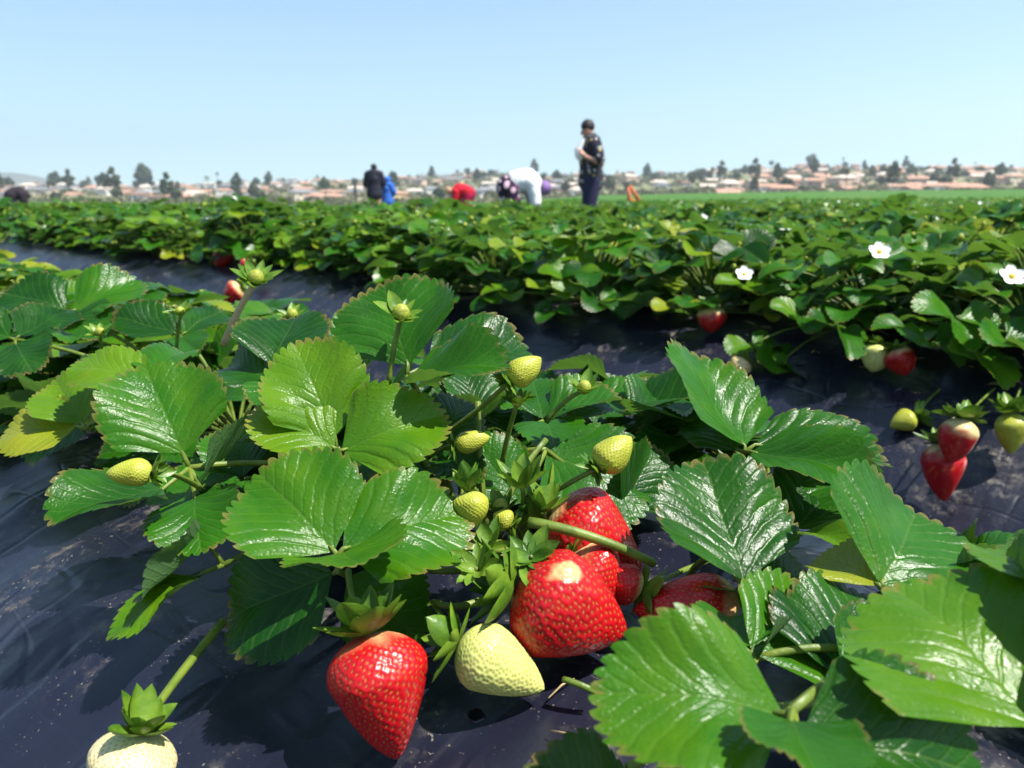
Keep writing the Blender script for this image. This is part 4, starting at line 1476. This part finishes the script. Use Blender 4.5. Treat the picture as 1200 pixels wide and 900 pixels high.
def figure(label, loc, rz, J, R, clothes, hair, scale=1.0, skin=(.45, .26, .18), cat="person"):
    """one continuous body grown on joints J with radii R; clothes list (name, joint subset edges, grow, material)"""
    root = empty("person", loc, rz)
    root.scale = (scale,) * 3
    names = list(J)
    E = [('pelvis', 'waist'), ('waist', 'chest'), ('chest', 'neckbase'), ('neckbase', 'neck'), ('neck', 'head'), ('head', 'crown')]
    for s in 'LR':
        E += [('pelvis', 'hip' + s), ('hip' + s, 'knee' + s), ('knee' + s, 'ankle' + s), ('ankle' + s, 'toe' + s),
              ('neckbase', 'sh' + s), ('sh' + s, 'el' + s), ('el' + s, 'wr' + s), ('wr' + s, 'pa' + s)]
    J = {k: np.array(v, float) for k, v in J.items()}
    verts = [J[k] for k in names]; rad = [R[k] for k in names]
    edges = [(names.index(a), names.index(b)) for a, b in E]
    # fingers: four and a thumb leaving the palm
    for s in 'LR':
        d = unit(J['pa' + s] - J['wr' + s]); sd = unit(np.cross(d, (0, 0, 1.0)) if abs(d[2]) < .9 else np.cross(d, (0, 1.0, 0)))
        cd_ = np.cross(d, sd)
        for i, off in enumerate((-.03, -.01, .01, .03)):
            a = len(verts); L_ = (.060, .075, .070, .050)[i]
            verts += [J['pa' + s] + sd * off + d * .03, J['pa' + s] + sd * off * 1.1 + d * (.03 + L_ * .5) + cd_ * .008, J['pa' + s] + sd * off * 1.1 + d * (.03 + L_ * .85) + cd_ * .028]
            rad += [.010, .009, .008]
            edges += [(names.index('pa' + s), a), (a, a + 1), (a + 1, a + 2)]
        a = len(verts)
        verts += [J['wr' + s] * .5 + J['pa' + s] * .5 + sd * -.038, J['pa' + s] + sd * -.055 + cd_ * .02]
        rad += [.012, .010]
        edges += [(names.index('pa' + s), a), (a, a + 1)]
    ms = mat_plain("skin", skin, .55, .35, .12, 20.0)
    # the trunk is wider than deep: a second pair of cores either side of the spine
    for s in (-1, 1):
        a = len(verts)
        up_ = unit(J['chest'] - J['waist']); sd_ = np.array((0, 1.0, 0)) * s
        verts += [J['pelvis'] + sd_ * .05, J['waist'] + sd_ * .045, J['chest'] + sd_ * .055]
        rad += [R['pelvis'] * .85, R['waist'] * .82, R['chest'] * .82]
        edges += [(a, a + 1), (a + 1, a + 2)]
    body = skin_mesh("body", verts, edges, rad, ms, .0085)
    o = bpy.data.objects.new("body", body); COL.objects.link(o); o.parent = root
    for (nm, ed, grow, mt, over) in clothes:
        ks = []
        for a, b in ed:
            for q in (a, b):
                if q not in ks: ks.append(q)
        vs = [np.array(over[q][:3]) if q in over else J[q] for q in ks]
        rr = []
        for q in ks:
            g_ = over[q][3] if q in over else (R[q] if not isinstance(R[q], tuple) else max(R[q])) + grow
            rr.append(g_)
        ed = list(ed)
        eix = [(ks.index(a), ks.index(b)) for a, b in ed]
        if nm in ("shirt", "top", "jacket", "coat"):
            for s in (-1, 1):
                a = len(vs)
                vs += [vs[ks.index('pelvis')] + np.array((0, .055 * s, 0)), vs[ks.index('waist')] + np.array((0, .05 * s, 0)), vs[ks.index('chest')] + np.array((0, .06 * s, 0))]
                rr += [rr[ks.index('pelvis')] * .88, rr[ks.index('waist')] * .88, rr[ks.index('chest')] * .86]
                eix += [(a, a + 1), (a + 1, a + 2)]
        me = skin_mesh(nm, vs, eix, rr, mt)
        c = bpy.data.objects.new(nm, me); COL.objects.link(c); c.parent = root
    hd = unit(J['crown'] - J['neck'])
    mid = (J['head'] + J['crown']) / 2
    fw = np.array(hair.get('face', (1, 0, 0)), float); fw = unit(fw - hd * np.dot(fw, hd))
    # nose, ears, eyes belong to the face
    sdv = np.cross(hd, fw)
    pieces = [("nose", J['head'] + fw * .088 + hd * .005, (.016, .016, .028), ms)]
    for s in (-1, 1):
        pieces.append(("ear", J['head'] + sdv * s * .082 + hd * .012, (.012, .02, .034), ms))
        pieces.append(("eye", J['head'] + fw * .078 + sdv * s * .032 + hd * .034, (.012, .012, .008), EYE))
    pieces.append(("mouth", J['head'] + fw * .078 - hd * .045, (.010, .026, .007), LIPS))
    for nm, c_, r_, mt in pieces:
        mb = MB(); ellipsoid(mb, c_, r_, hd, 0, (7, 10))
        f = mb.build(nm, mt); f.parent = root
    mb = MB()
    ellipsoid(mb, mid - fw * .022 + hd * .022, hair.get('r', (.088, .088, .092)), unit(hd - fw * .55), 0, (12, 20), 2.0)
    h = mb.build(hair.get('name', "hair"), hair['mat']); h.parent = root
    md = h.modifiers.new("Solidify", 'SOLIDIFY'); md.thickness = .012
    if hair.get('long'):
        mb = MB(); ellipsoid(mb, J['neck'] - fw * .05 - hd * .02, (.05, .075, .14), hd)
        hl = mb.build("hair", hair['mat']); hl.parent = root
    tag(root, label, cat, None)
    return root


Rb = dict(pelvis=.135, waist=.125, chest=.145, neckbase=.085, neck=.056, head=.084, crown=.070,
          hipL=.095, hipR=.095, kneeL=.062, kneeR=.062, ankleL=.042, ankleR=.042, toeL=.038, toeR=.038,
          shL=.065, shR=.065, elL=.045, elR=.045, wrL=.030, wrR=.030, paL=.032, paR=.032)
STAND = dict(pelvis=(0, 0, .93), waist=(0, 0, 1.08), chest=(.01, 0, 1.27), neckbase=(.0, 0, 1.42), neck=(.025, 0, 1.50), head=(.05, 0, 1.57), crown=(.055, 0, 1.65),
             hipL=(0, .09, .87), kneeL=(.03, .10, .48), ankleL=(-.01, .11, .08), toeL=(.13, .13, .04),
             hipR=(0, -.09, .87), kneeR=(.0, -.10, .48), ankleR=(-.04, -.11, .08), toeR=(.10, -.13, .04),
             shL=(0, .18, 1.39), elL=(-.05, .25, 1.10), wrL=(.15, .20, 1.00), paL=(.22, .18, 1.0),
             shR=(0, -.18, 1.39), elR=(.03, -.25, 1.11), wrR=(.10, -.24, .88), paR=(.12, -.24, .80))
TORSO = [('waist', 'pelvis'), ('waist', 'chest'), ('chest', 'neckbase')]
LEGS = [('pelvis', 'hipL'), ('hipL', 'kneeL'), ('kneeL', 'ankleL'), ('pelvis', 'hipR'), ('hipR', 'kneeR'), ('kneeR', 'ankleR')]
SLEEVE = [('neckbase', 'shL'), ('shL', 'elL'), ('neckbase', 'shR'), ('shR', 'elR')]
FULLSL = SLEEVE + [('elL', 'wrL'), ('elR', 'wrR')]


def spot(px, d):
    x, y = d * (px - 600) / F_PX, (d - .62 * math.sin(PITCH)) / math.cos(PITCH)
    return (x, y, float(ground_z(np.array(x), np.array(y))))


# standing man in profile, head bowed, forearm across his chest
jm = dict(STAND)
jm.update(head=(.065, 0, 1.565), crown=(.085, 0, 1.645), neck=(.02, 0, 1.49),
          shL=(-.01, .18, 1.38), elL=(-.12, .27, 1.12), wrL=(.11, .25, 1.20), paL=(.17, .22, 1.27),
          shR=(0, -.18, 1.38), elR=(-.02, -.26, 1.12), wrR=(.12, -.20, 1.22), paR=(.17, -.16, 1.28))
fl_dark = mat_floral("dark_floral_shirt", (.022, .022, .035), [(.42, .42, .40), (.48, .34, .10), (.16, .24, .20), (.40, .36, .38)], 17.0, .26)
navy = mat_floral("navy_trousers", (.022, .022, .055), [(.06, .06, .10), (.30, .26, .30)], 5.0, .10)
man = figure("person standing in profile with bowed head, dark flower patterned shirt and navy trousers", spot(691, 11.2), PI, jm, Rb,
             [("shirt", TORSO + SLEEVE, .050, fl_dark, {'pelvis': (0, 0, .86, .19), 'elL': (-.10, .26, 1.16, .075), 'elR': (-.02, -.25, 1.16, .07)}),
              ("undershirt", [('chest', 'neckbase')], 0, mat_plain("white_cotton", (.75, .75, .75), .9, .1, .1), {'chest': (.15, .05, 1.25, .105), 'neckbase': (.095, .03, 1.38, .09)}),
              ("trousers", LEGS, .045, navy, {'pelvis': (0, 0, .88, .18)})],
             {'mat': mat_plain("dark_hair", (.030, .022, .020), .6, .3, .3, 60.0), 'face': (1, 0, -.45)}, .94, (.42, .22, .16))

BENT = dict(pelvis=(-.10, 0, .80), waist=(.02, 0, .875), chest=(.16, 0, .885), neckbase=(.27, 0, .855), neck=(.31, 0, .835), head=(.365, 0, .80), crown=(.41, 0, .765),
            hipL=(-.09, .09, .76), kneeL=(.00, .11, .44), ankleL=(-.02, .11, .08), toeL=(.11, .13, .04),
            hipR=(-.09, -.09, .76), kneeR=(-.07, -.11, .44), ankleR=(-.12, -.11, .08), toeR=(.02, -.13, .04),
            shL=(.23, .165, .83), elL=(.28, .18, .59), wrL=(.29, .16, .36), paL=(.31, .15, .29),
            shR=(.23, -.165, .83), elR=(.27, -.19, .59), wrR=(.29, -.16, .37), paR=(.31, -.15, .30))
fl_pink = mat_floral("black_floral_skirt", (.018, .012, .025), [(.60, .40, .48), (.28, .40, .32), (.64, .54, .58), (.05, .010, .06), (.14, .02, .11)], 11.0, .36)
woman = figure("person bending over plants in white long sleeved top, flowered dark trousers and purple cap", spot(604, 11.0), 0.12, BENT, Rb,
               [("top", TORSO + FULLSL, .040, mat_plain("white_cotton", (.72, .72, .72), .9, .1, .12, 9.0, .05), {'pelvis': (-.02, 0, .83, .15)}),
                ("trousers", LEGS, .055, fl_pink, {'pelvis': (-.10, 0, .79, .19)})],
               {'name': "cap", 'mat': mat_plain("purple_cap", (.22, .13, .32), .8, .2, .3), 'face': (.3, 0, -1), 'r': (.096, .096, .10)}, .93, (.40, .24, .18))
red = mat_plain("red_jacket", (.50, .008, .022), .75, .2, .4, 9.0, .05)
figure("person stooping in a bright red jacket, reaching down between two rows", spot(546, 20.5), PI - .15, dict(BENT, neck=(.35, 0, .87), head=(.43, 0, .875), crown=(.49, 0, .86)), Rb,
       [("jacket", TORSO + FULLSL, .055, red, {'pelvis': (-.06, 0, .82, .21)}),
        ("trousers", LEGS, .05, mat_plain("crimson_trousers", (.40, .010, .060), .8, .2, .2), {}),
        ("belt_bag", [('waist', 'pelvis')], 0, mat_plain("grey_bag", (.10, .11, .14), .8), {'waist': (-.04, .0, .98, .085), 'pelvis': (-.16, 0, .94, .085)})],
       {'mat': mat_plain("blonde_hair", (.40, .25, .13), .6, .3, .3, 50.0), 'face': (.3, 0, -1), 'long': True}, .92, (.50, .30, .22))
jc = dict(STAND); jc.update(elL=(.06, .27, 1.12), wrL=(.18, .16, 1.02), paL=(.24, .12, 1.04), elR=(.06, -.27, 1.12), wrR=(.18, -.16, 1.02), paR=(.24, -.12, 1.04))
blk = mat_plain("black_coat", (.014, .015, .028), .8, .25, .4, 9.0, .05)
figure("person standing with back turned in a long black hooded coat", spot(440, 26.0), PI / 2, jc, Rb,
       [("coat", TORSO + FULLSL, .075, blk, {'pelvis': (0, 0, .78, .24), 'chest': (0, 0, 1.25, .22), 'neckbase': (-.03, 0, 1.44, .14)}),
        ("trousers", LEGS, .04, mat_plain("tan_trousers", (.36, .25, .13), .85), {})],
       {'mat': mat_plain("black_hair", (.014, .013, .016), .6), 'face': (1, 0, -.2)}, 1.0)
blu = mat_plain("blue_coat", (.030, .13, .50), .7, .25, .4, 9.0, .05)
figure("smaller person in a blue hooded coat standing close beside the one in black", spot(455, 26.6), PI / 2 - .4, jc, Rb,
       [("coat", TORSO + FULLSL, .085, blu, {'pelvis': (0, 0, .70, .27), 'chest': (0, 0, 1.25, .22), 'neckbase': (0, 0, 1.44, .15)}),
        ("trousers", LEGS, .05, mat_plain("dark_blue_trousers", (.02, .05, .17), .85), {})],
       {'name': "hood", 'mat': blu, 'face': (1, 0, -.3), 'r': (.14, .14, .15)}, .76)
CROUCH = dict(BENT)
figure("small dark clothed person stooping far off at the field's left margin", spot(20, 24.0), .6, CROUCH, Rb,
       [("coat", TORSO + FULLSL, .08, mat_plain("brown_black_coat", (.018, .012, .018), .85), {'pelvis': (-.08, 0, .78, .24)}),
        ("trousers", LEGS, .05, mat_plain("dark_trousers", (.02, .018, .025), .85), {})],
       {'name': "hat", 'mat': mat_plain("dark_hat", (.03, .02, .02), .8), 'face': (.5, 0, -1)}, .84)

# ------------------------------------------------------------------ marker stakes in the field
wood = mat_plain("pale_wood", (.50, .36, .20), .8, .2, .3, 8.0)
orange = mat_plain("orange_marker", (.50, .15, .06), .7, .2, .25, 8.0)


def stake(px, d, h, label, legs=False):
    x, y, _ = spot(px, d)
    z = float(ground_z(np.array(x), np.array(y)))
    o = empty("marker_stake", (x, y, z))
    mb = MB(); mb.tube([(0, 0, 0), (0, 0, h)], [.035, .03], 8); q = mb.build("post", wood); q.parent = o
    if legs:
        for a, b in (((-.05, -.1, .85), (.32, -.05, .30)), ((-.06, -.12, .42), (.30, -.05, .28)), ((-.08, -.1, .80), (-.05, -.15, .2))):
            mb = MB(); mb.tube([a, b], [.05, .07], 8); q = mb.build("leg", orange); q.parent = o
    tag(o, label, "stake", "marker stakes in the field")


stake(738, 26, 1.85, "pale upright field stake with leaning orange legs behind the standing person", True)
stake(122, 60, 2.1, "thin pale field stake below the dark rounded trees")
stake(240, 60, 2.2, "thin pale field stake below the pale yellow hillside house")

# ------------------------------------------------------------------ houses and trees of the hillside
rh = random.Random(21)
wallc = {'white': (.74, .72, .68), 'cream': (.62, .54, .40), 'pink': (.60, .42, .33), 'grey': (.36, .37, .38), 'yellow': (.66, .52, .28)}
roofc = {'terracotta': (.40, .24, .17), 'grey': (.20, .20, .21), 'brown': (.20, .13, .09), 'pale': (.52, .44, .37), 'red': (.42, .07, .05)}
WM = {k: mat_plain("wall_" + k, v, .85, .2, .12, .4) for k, v in wallc.items()}
RM = {k: mat_plain("roof_" + k, v, .85, .2, .25, .6) for k, v in roofc.items()}
glassm = mat_plain("window_glass", (.03, .04, .05), .15, .5, .2)


def house_meshes(w, dp, h, rhgt, hip):
    wb = MB(); wb.box((0, 0, h / 2 - .5), (w, dp, h + 1))
    wb.box((w * .32, -dp * .62, h * .3 - .5), (w * .34, dp * .5, h * .62 + 1))
    rb = MB()
    e = .6
    ins = w * .3 if hip else 0.0
    V = [(-w / 2 - e, -dp / 2 - e, h), (w / 2 + e, -dp / 2 - e, h), (w / 2 + e, dp / 2 + e, h), (-w / 2 - e, dp / 2 + e, h),
         (-w / 2 - e + ins, 0, h + rhgt), (w / 2 + e - ins, 0, h + rhgt)]
    V += [(v[0], v[1], v[2] - .25) for v in V[:4]]
    F = [(0, 1, 5, 4), (2, 3, 4, 5), (1, 2, 5, 5), (3, 0, 4, 4), (9, 8, 7, 6), (6, 7, 1, 0), (7, 8, 2, 1), (8, 9, 3, 2), (9, 6, 0, 3)]
    V.append(V[5]); V.append(V[4]); F[2] = (1, 2, 10, 5); F[3] = (3, 0, 4, 11)
    rb.raw(V, F)
    # lower wing roof
    x0, x1, y0, y1, hz_ = w * .15 - .4, w * .49 + .4, -dp * .87 - .4, -dp * .37, h * .61
    rb.raw([(x0, y0, hz_), (x1, y0, hz_), (x1, y1, hz_), (x0, y1, hz_), ((x0 + x1) / 2, y0, hz_ + rhgt * .6), ((x0 + x1) / 2, y1, hz_ + rhgt * .6)],
           [(1, 2, 5, 4), (3, 0, 4, 5)])
    wins = []
    for x in (-w * .36, -w * .10, -w * .23):
        gb = MB(); gb.box((x, -dp / 2, 1.5 if x != -w * .23 or h < 5 else 4.3), (1.5, .1, 1.3))
        wins.append(gb.mesh("window", [glassm], False))
    return wb.mesh("wall", [None], False), rb.mesh("roof", [None], False), wins[:3 if h > 5 else 2]


HM = []
for i in range(9):
    HM.append(house_meshes(rh.uniform(10, 17), rh.uniform(8, 11), rh.choice([3.4, 3.6, 5.8, 6.0]), rh.uniform(1.6, 2.6), rh.random() < .5))


def house(x, y, wc, rc, i, scale=1.0, label=None):
    z = float(ground_z(np.array(x), np.array(y)))
    o = empty("house", (x, y, z), rh.uniform(-.5, .5)); o.scale = (scale,) * 3
    w, r, g = HM[i % len(HM)]
    for nm, me, mt in (("wall", w, WM[wc]), ("roof", r, RM[rc])):
        q = bpy.data.objects.new(nm, me); COL.objects.link(q); q.parent = o
        q.material_slots[0].link = 'OBJECT'; q.material_slots[0].material = mt
    if math.hypot(x, y) < 430:
        for me in g:
            q = bpy.data.objects.new("window", me); COL.objects.link(q); q.parent = o
    tag(o, label or "%s house with %s roof on the hillside" % (wc, rc), "house", "hillside houses with %s walls and %s roofs" % (wc, rc))


placed = []


def spot2(px, D):
    y = D * math.cos(math.atan((px - 600) / 961.0))
    return (px - 600) / 961.0 * y, y


tries = 0
while len(placed) < 300 and tries < 12000:
    tries += 1
    px = rh.uniform(-60, 1270)
    if px > 820:
        D = rh.uniform(330, 700) if rh.random() < .85 else rh.uniform(240, 330)
    elif px > 690:
        D = rh.uniform(300, 690)
        if rh.random() < .55: continue
    else:
        D = rh.uniform(265, 690)
    x, y = spot2(px, D)
    if any(abs(px - q[0]) < 9 and abs(D - q[1]) < 24 for q in placed): continue
    placed.append((px, D))
    if px > 830:
        wc = rh.choice(['pink', 'pink', 'cream', 'white', 'pink']); rc = rh.choice(['terracotta', 'terracotta', 'terracotta', 'pale'])
    else:
        wc = rh.choice(['white', 'white', 'white', 'cream', 'grey', 'yellow', 'pink']); rc = rh.choice(['grey', 'grey', 'pale', 'terracotta', 'brown', 'pale', 'terracotta'])
    house(x, y, wc, rc, rh.randrange(9), rh.uniform(.36, .58))


def mat_tree(name, c1, c2):
    m, nt, out = new_mat(name)
    g = NT(nt)
    pos = g.n("ShaderNodeNewGeometry").outputs["Position"]
    oi = g.n("ShaderNodeObjectInfo")
    c = g.mix(g.smooth(g.noise(pos, .7, 4.0), .3, .7), c1, c2)
    c = g.mix(g.math('MULTIPLY', oi.outputs["Random"], .35), c, (.15, .13, .06))
    b = g.bsdf(c, .7, .3)
    tr = g.n("ShaderNodeBsdfTranslucent"); g.put(tr.inputs[0], c)
    mx = g.n("ShaderNodeMixShader"); mx.inputs[0].default_value = .25
    nt.links.new(b.outputs[0], mx.inputs[1]); nt.links.new(tr.outputs[0], mx.inputs[2])
    nt.links.new(mx.outputs[0], out.inputs[0])
    return m


TM = mat_tree("tree_foliage", (.020, .048, .018), (.050, .090, .030))
BK = mat_plain("bark", (.12, .085, .06), .9, .1, .3)


def tree_mesh(seed, H, W, kind):
    r = np.random.RandomState(seed)
    cb, tb = MB(), MB()
    VV = []
    if kind == 'palm':
        tb.tube([(0, 0, -1), (.2, 0, H * .5), (0, .1, H * .92)], [.28, .22, .2], 7)
        n = 26
        for i in range(n):
            a = r.uniform(0, 6.28); e = r.uniform(-.5, 1.0)
            pts = []
            p = np.array((0, .1, H * .92)); l = W * .5 / 5
            g = []
            for j in range(6):
                w_ = .32 * math.sin(PI * (.15 + .8 * j / 5))
                sd = np.array((-math.sin(a), math.cos(a), 0))
                g.append([p - sd * w_ - np.array((0, 0, .25 * w_)), p, p + sd * w_ - np.array((0, 0, .25 * w_))])
                p = p + l * np.array((math.cos(a) * math.cos(e), math.sin(a) * math.cos(e), math.sin(e))); e -= .38
            cb.grid(np.array(g).transpose(1, 0, 2)[::-1])
        return cb.mesh("crown", [TM]), tb.mesh("trunk", [BK])
    tb.tube([(0, 0, -1), (.1, .05, H * .25), (-.1, .1, H * .5), (.05, 0, H * .8)], [.35 + H * .012, .3, .22, .08], 8)
    nc = 26 if kind == 'round' else 30
    for i in range(8):
        a = r.uniform(0, 6.28); z = H * r.uniform(.3, .6)
        tb.tube([(0, 0, z), (W * .18 * math.cos(a), W * .18 * math.sin(a), z + H * .12), (W * .33 * math.cos(a), W * .33 * math.sin(a), z + H * .22)], [.15, .1, .05], 5)
    for i in range(nc):
        if kind == 'round':
            v = unit(r.normal(size=3)); c = np.array((v[0] * W * .36, v[1] * W * .36, H * .62 + v[2] * H * .27)) * (.6 + .5 * r.uniform()) if False else np.array((v[0] * W * .36 * r.uniform(.5, 1.05), v[1] * W * .36 * r.uniform(.5, 1.05), H * .62 + v[2] * H * .29 * r.uniform(.5, 1.05)))
            cr = W * .15
        elif kind == 'cypress':
            q = r.uniform(.08, 1); c = np.array((r.normal() * W * .12 * (1.1 - q), r.normal() * W * .12 * (1.1 - q), H * q)); cr = W * .16 * (1.15 - q)
        else:   # open: eucalyptus or pine, clumps at branch ends
            a = r.uniform(0, 6.28); q = r.uniform(.35, 1.0); c = np.array((math.cos(a) * W * .4 * math.sin(PI * q) * r.uniform(.4, 1), math.sin(a) * W * .4 * math.sin(PI * q) * r.uniform(.4, 1), H * q)); cr = W * .12
        m_ = 34
        d = r.normal(size=(m_, 3)); d /= np.linalg.norm(d, axis=1, keepdims=True)
        pos = c + d * cr * r.uniform(.3, 1.1, (m_, 1))
        s_ = r.normal(size=(m_, 3)); s_ -= d * np.sum(s_ * d, 1, keepdims=True) * .7; s_ /= np.linalg.norm(s_, axis=1, keepdims=True)
        t_ = np.cross(s_, d); l = (.055 * W + .12) * r.uniform(.6, 1.2, (m_, 1))
        Q = np.stack((pos - s_ * l - t_ * l * .6, pos + s_ * l - t_ * l * .6, pos + s_ * l + t_ * l * .6 + d * l * .3, pos - s_ * l + t_ * l * .6 + d * l * .2), 1)
        VV.append(Q.reshape(-1, 3))
    V = np.concatenate(VV)
    cb.raw(V, np.arange(len(V)).reshape(-1, 4))
    return cb.mesh("crown", [TM], False), tb.mesh("trunk", [BK])


TREES = {'round': [tree_mesh(1, 9, 9, 'round'), tree_mesh(2, 11, 10, 'round'), tree_mesh(3, 7, 8, 'round')],
         'open': [tree_mesh(4, 15, 9, 'open'), tree_mesh(5, 17, 10, 'open')],
         'cypress': [tree_mesh(6, 12, 5, 'cypress'), tree_mesh(9, 10, 4.5, 'cypress')],
         'palm': [tree_mesh(7, 13, 6, 'palm'), tree_mesh(8, 16, 6, 'palm')]}


def tree(px, D, kind, i=0, s=1.0, label=None, dz=0.0):
    x, y = spot2(px, D)
    z = float(ground_z(np.array(x), np.array(y)))
    o = empty({'round': "broadleaf_tree", 'open': "tall_tree", 'cypress': "conifer_tree", 'palm': "palm_tree"}[kind], (x, y, z + dz), rh.uniform(0, 6.28))
    o.scale = (s,) * 3
    c, t = TREES[kind][i % len(TREES[kind])]
    for nm, me in (("crown", c), ("trunk", t)):
        q = bpy.data.objects.new(nm, me); COL.objects.link(q); q.parent = o
    nmk = {'round': "round bushy tree", 'open': "tall loose crowned tree", 'cypress': "narrow conifer", 'palm': "slim palm"}[kind]
    tag(o, label or "%s among the hillside houses" % nmk, "tree", "hillside %ss" % nmk)


tree(66, 560, 'round', 1, .95, "dark rounded tree on the skyline nearest the faint blue mountain")
tree(121, 560, 'round', 0, 1.0, "dark rounded tree on the skyline between the mountain side tree and the tallest one")
tree(170, 540, 'round', 1, 1.35, "tallest dark rounded tree on the skyline above the red roofs")
tree(12, 560, 'round', 2, 1.0, "dark tree on the skyline in front of the faint blue mountain")
tree(626, 640, 'open', 0, .9, "tall tree on the skyline right above the bending person in white")
tree(948, 660, 'round', 1, 1.0, "dark round tree on the skyline above the first terracotta roofs")
for i in range(280):
    px = rh.uniform(-60, 1270)
    kind = rh.choices(['round', 'open', 'cypress', 'palm'], [6, 1.6, 1.5, 1])[0]
    ridge = rh.random() < .33
    D = rh.uniform(600, 720) if ridge else rh.uniform(250, 600)
    s = (rh.uniform(.40, .75) if kind == 'round' else rh.uniform(.42, .72)) * (.52 if ridge else .9)
    tree(px, D, kind, rh.randrange(3), s)

# scrub on the slope, uncountable
V = []
rg2 = np.random.RandomState(9)
for i in range(2600):
    px = rg2.uniform(-100, 1300); D = rg2.uniform(200, 715)
    if rg2.uniform() < .25: D = rg2.uniform(200, 300)
    x, y = spot2(px, D); z = float(ground_z(np.array(x), np.array(y)))
    m_ = 16
    d = rg2.normal(size=(m_, 3)); d[:, 2] = np.abs(d[:, 2]); d /= np.linalg.norm(d, axis=1, keepdims=True)
    w = rg2.uniform(1.0, 2.6)
    pos = np.array((x, y, z)) + d * np.array((w, w, w * .7))
    s_ = rg2.normal(size=(m_, 3)); s_ /= np.linalg.norm(s_, axis=1, keepdims=True); t_ = np.cross(s_, d); l = .65 * w
    V.append(np.stack((pos - s_ * l * .6 - t_ * l * .5, pos + s_ * l * .6 - t_ * l * .5, pos + s_ * l * .5 + t_ * l * .5, pos - s_ * l * .5 + t_ * l * .5), 1).reshape(-1, 3))
V = np.concatenate(V)
mb = MB(); mb.raw(V, np.arange(len(V)).reshape(-1, 4))
tag(mb.build("hillside_scrub", mat_tree("scrub_foliage", (.055, .075, .030), (.14, .14, .062)), None, False), "low scrub and bushes covering the hillside", "scrub", None, 'stuff')

# punched hole: a disc laid on the film, its inner shade painted black
bpy.context.view_layer.update()
dg = bpy.context.evaluated_depsgraph_get()
inv = hb.matrix_world.inverted()
d_w = Vector(P(558, 839, 1.0) - CAM).normalized()
ok, loc, nrm, _ = hb.ray_cast(inv @ Vector(CAM), (inv.to_3x3() @ d_w).normalized())
if ok:
    mb = MB()
    fr = np.array(frame_from(nrm))[:3, :3]
    ang = np.linspace(0, 2 * PI, 24)
    wob = np.array([1 + .18 * noise.noise(Vector((math.cos(a) * 1.5, math.sin(a) * 1.5, 2))) for a in ang])
    rings = []
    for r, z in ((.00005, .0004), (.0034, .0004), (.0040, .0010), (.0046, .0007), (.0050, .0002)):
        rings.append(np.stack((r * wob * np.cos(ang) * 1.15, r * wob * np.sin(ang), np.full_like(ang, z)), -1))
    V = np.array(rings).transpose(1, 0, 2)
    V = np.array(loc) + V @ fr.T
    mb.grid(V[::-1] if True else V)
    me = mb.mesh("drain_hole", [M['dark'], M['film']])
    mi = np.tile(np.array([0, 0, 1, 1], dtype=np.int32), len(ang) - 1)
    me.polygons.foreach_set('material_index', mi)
    o = bpy.data.objects.new("drain_hole", me); COL.objects.link(o); o.parent = hb

# ------------------------------------------------------------------ air between here and the hills
HZ = True
if HZ:
    mb = MB(); mb.box((0, 900, 60), (5000, 2400, 200))
    m, nt_h, out_h = new_mat("pale_air")
    pv = nt_h.nodes.new("ShaderNodeVolumePrincipled")
    pv.inputs["Color"].default_value = (.84, .93, .97, 1)
    pv.inputs["Density"].default_value = .00048
    pv.inputs["Anisotropy"].default_value = .3
    nt_h.links.new(pv.outputs[0], out_h.inputs[1])
    tag(mb.build("haze", m, None, False), None, None, None, 'stuff')
    bpy.data.objects["haze"]["label"] = "thin pale haze over the field and hillside"
    bpy.data.objects["haze"]["category"] = "haze"
# ------------------------------------------------------------------ light
SUN = np.array((1.0, -.40, .0)); EL = math.radians(61)
sv = unit(SUN) * math.cos(EL) + np.array((0, 0, math.sin(EL)))
ld = bpy.data.lights.new("sun", 'SUN'); ld.energy = 5.0; ld.angle = math.radians(.53); ld.color = (1.0, .955, .88)
lo = bpy.data.objects.new("sun", ld); COL.objects.link(lo)
lo.rotation_euler = Vector(sv).to_track_quat('Z', 'Y').to_euler()
lo.location = (0, 0, 30)
w = bpy.data.worlds.new("World"); sc.world = w; w.use_nodes = True
nt = w.node_tree
bg = nt.nodes["Background"]
sky = nt.nodes.new("ShaderNodeTexSky"); sky.sky_type = 'NISHITA'; sky.sun_disc = False
sky.sun_elevation = EL
sky.sun_rotation = math.atan2(SUN[0], SUN[1])
sky.altitude = 50.0; sky.air_density = 1.0; sky.dust_density = .30; sky.ozone_density = 1.1
tcw = nt.nodes.new("ShaderNodeTexCoord")
lift = nt.nodes.new("ShaderNodeVectorMath"); lift.operation = 'ADD'; lift.inputs[1].default_value = (0, 0, .058)
nt.links.new(tcw.outputs["Generated"], lift.inputs[0]); nt.links.new(lift.outputs[0], sky.inputs[0])
wb = nt.nodes.new("ShaderNodeMix"); wb.data_type = 'RGBA'; wb.blend_type = 'MULTIPLY'; wb.inputs[0].default_value = 1.0
wb.inputs[7].default_value = (.91, 1.01, .97, 1)
nt.links.new(sky.outputs[0], wb.inputs[6])
nt.links.new(wb.outputs[2], bg.inputs[0])
bg.inputs[1].default_value = .106
sc.view_settings.view_transform = 'Standard'
sc.view_settings.look = 'None'
sc.view_settings.exposure = 1.1
sc.view_settings.gamma = 1.0
sc.view_settings.use_curve_mapping = False
sc.cycles.max_bounces = 8
sc.cycles.transparent_max_bounces = 4
sc.cycles.use_denoising = True
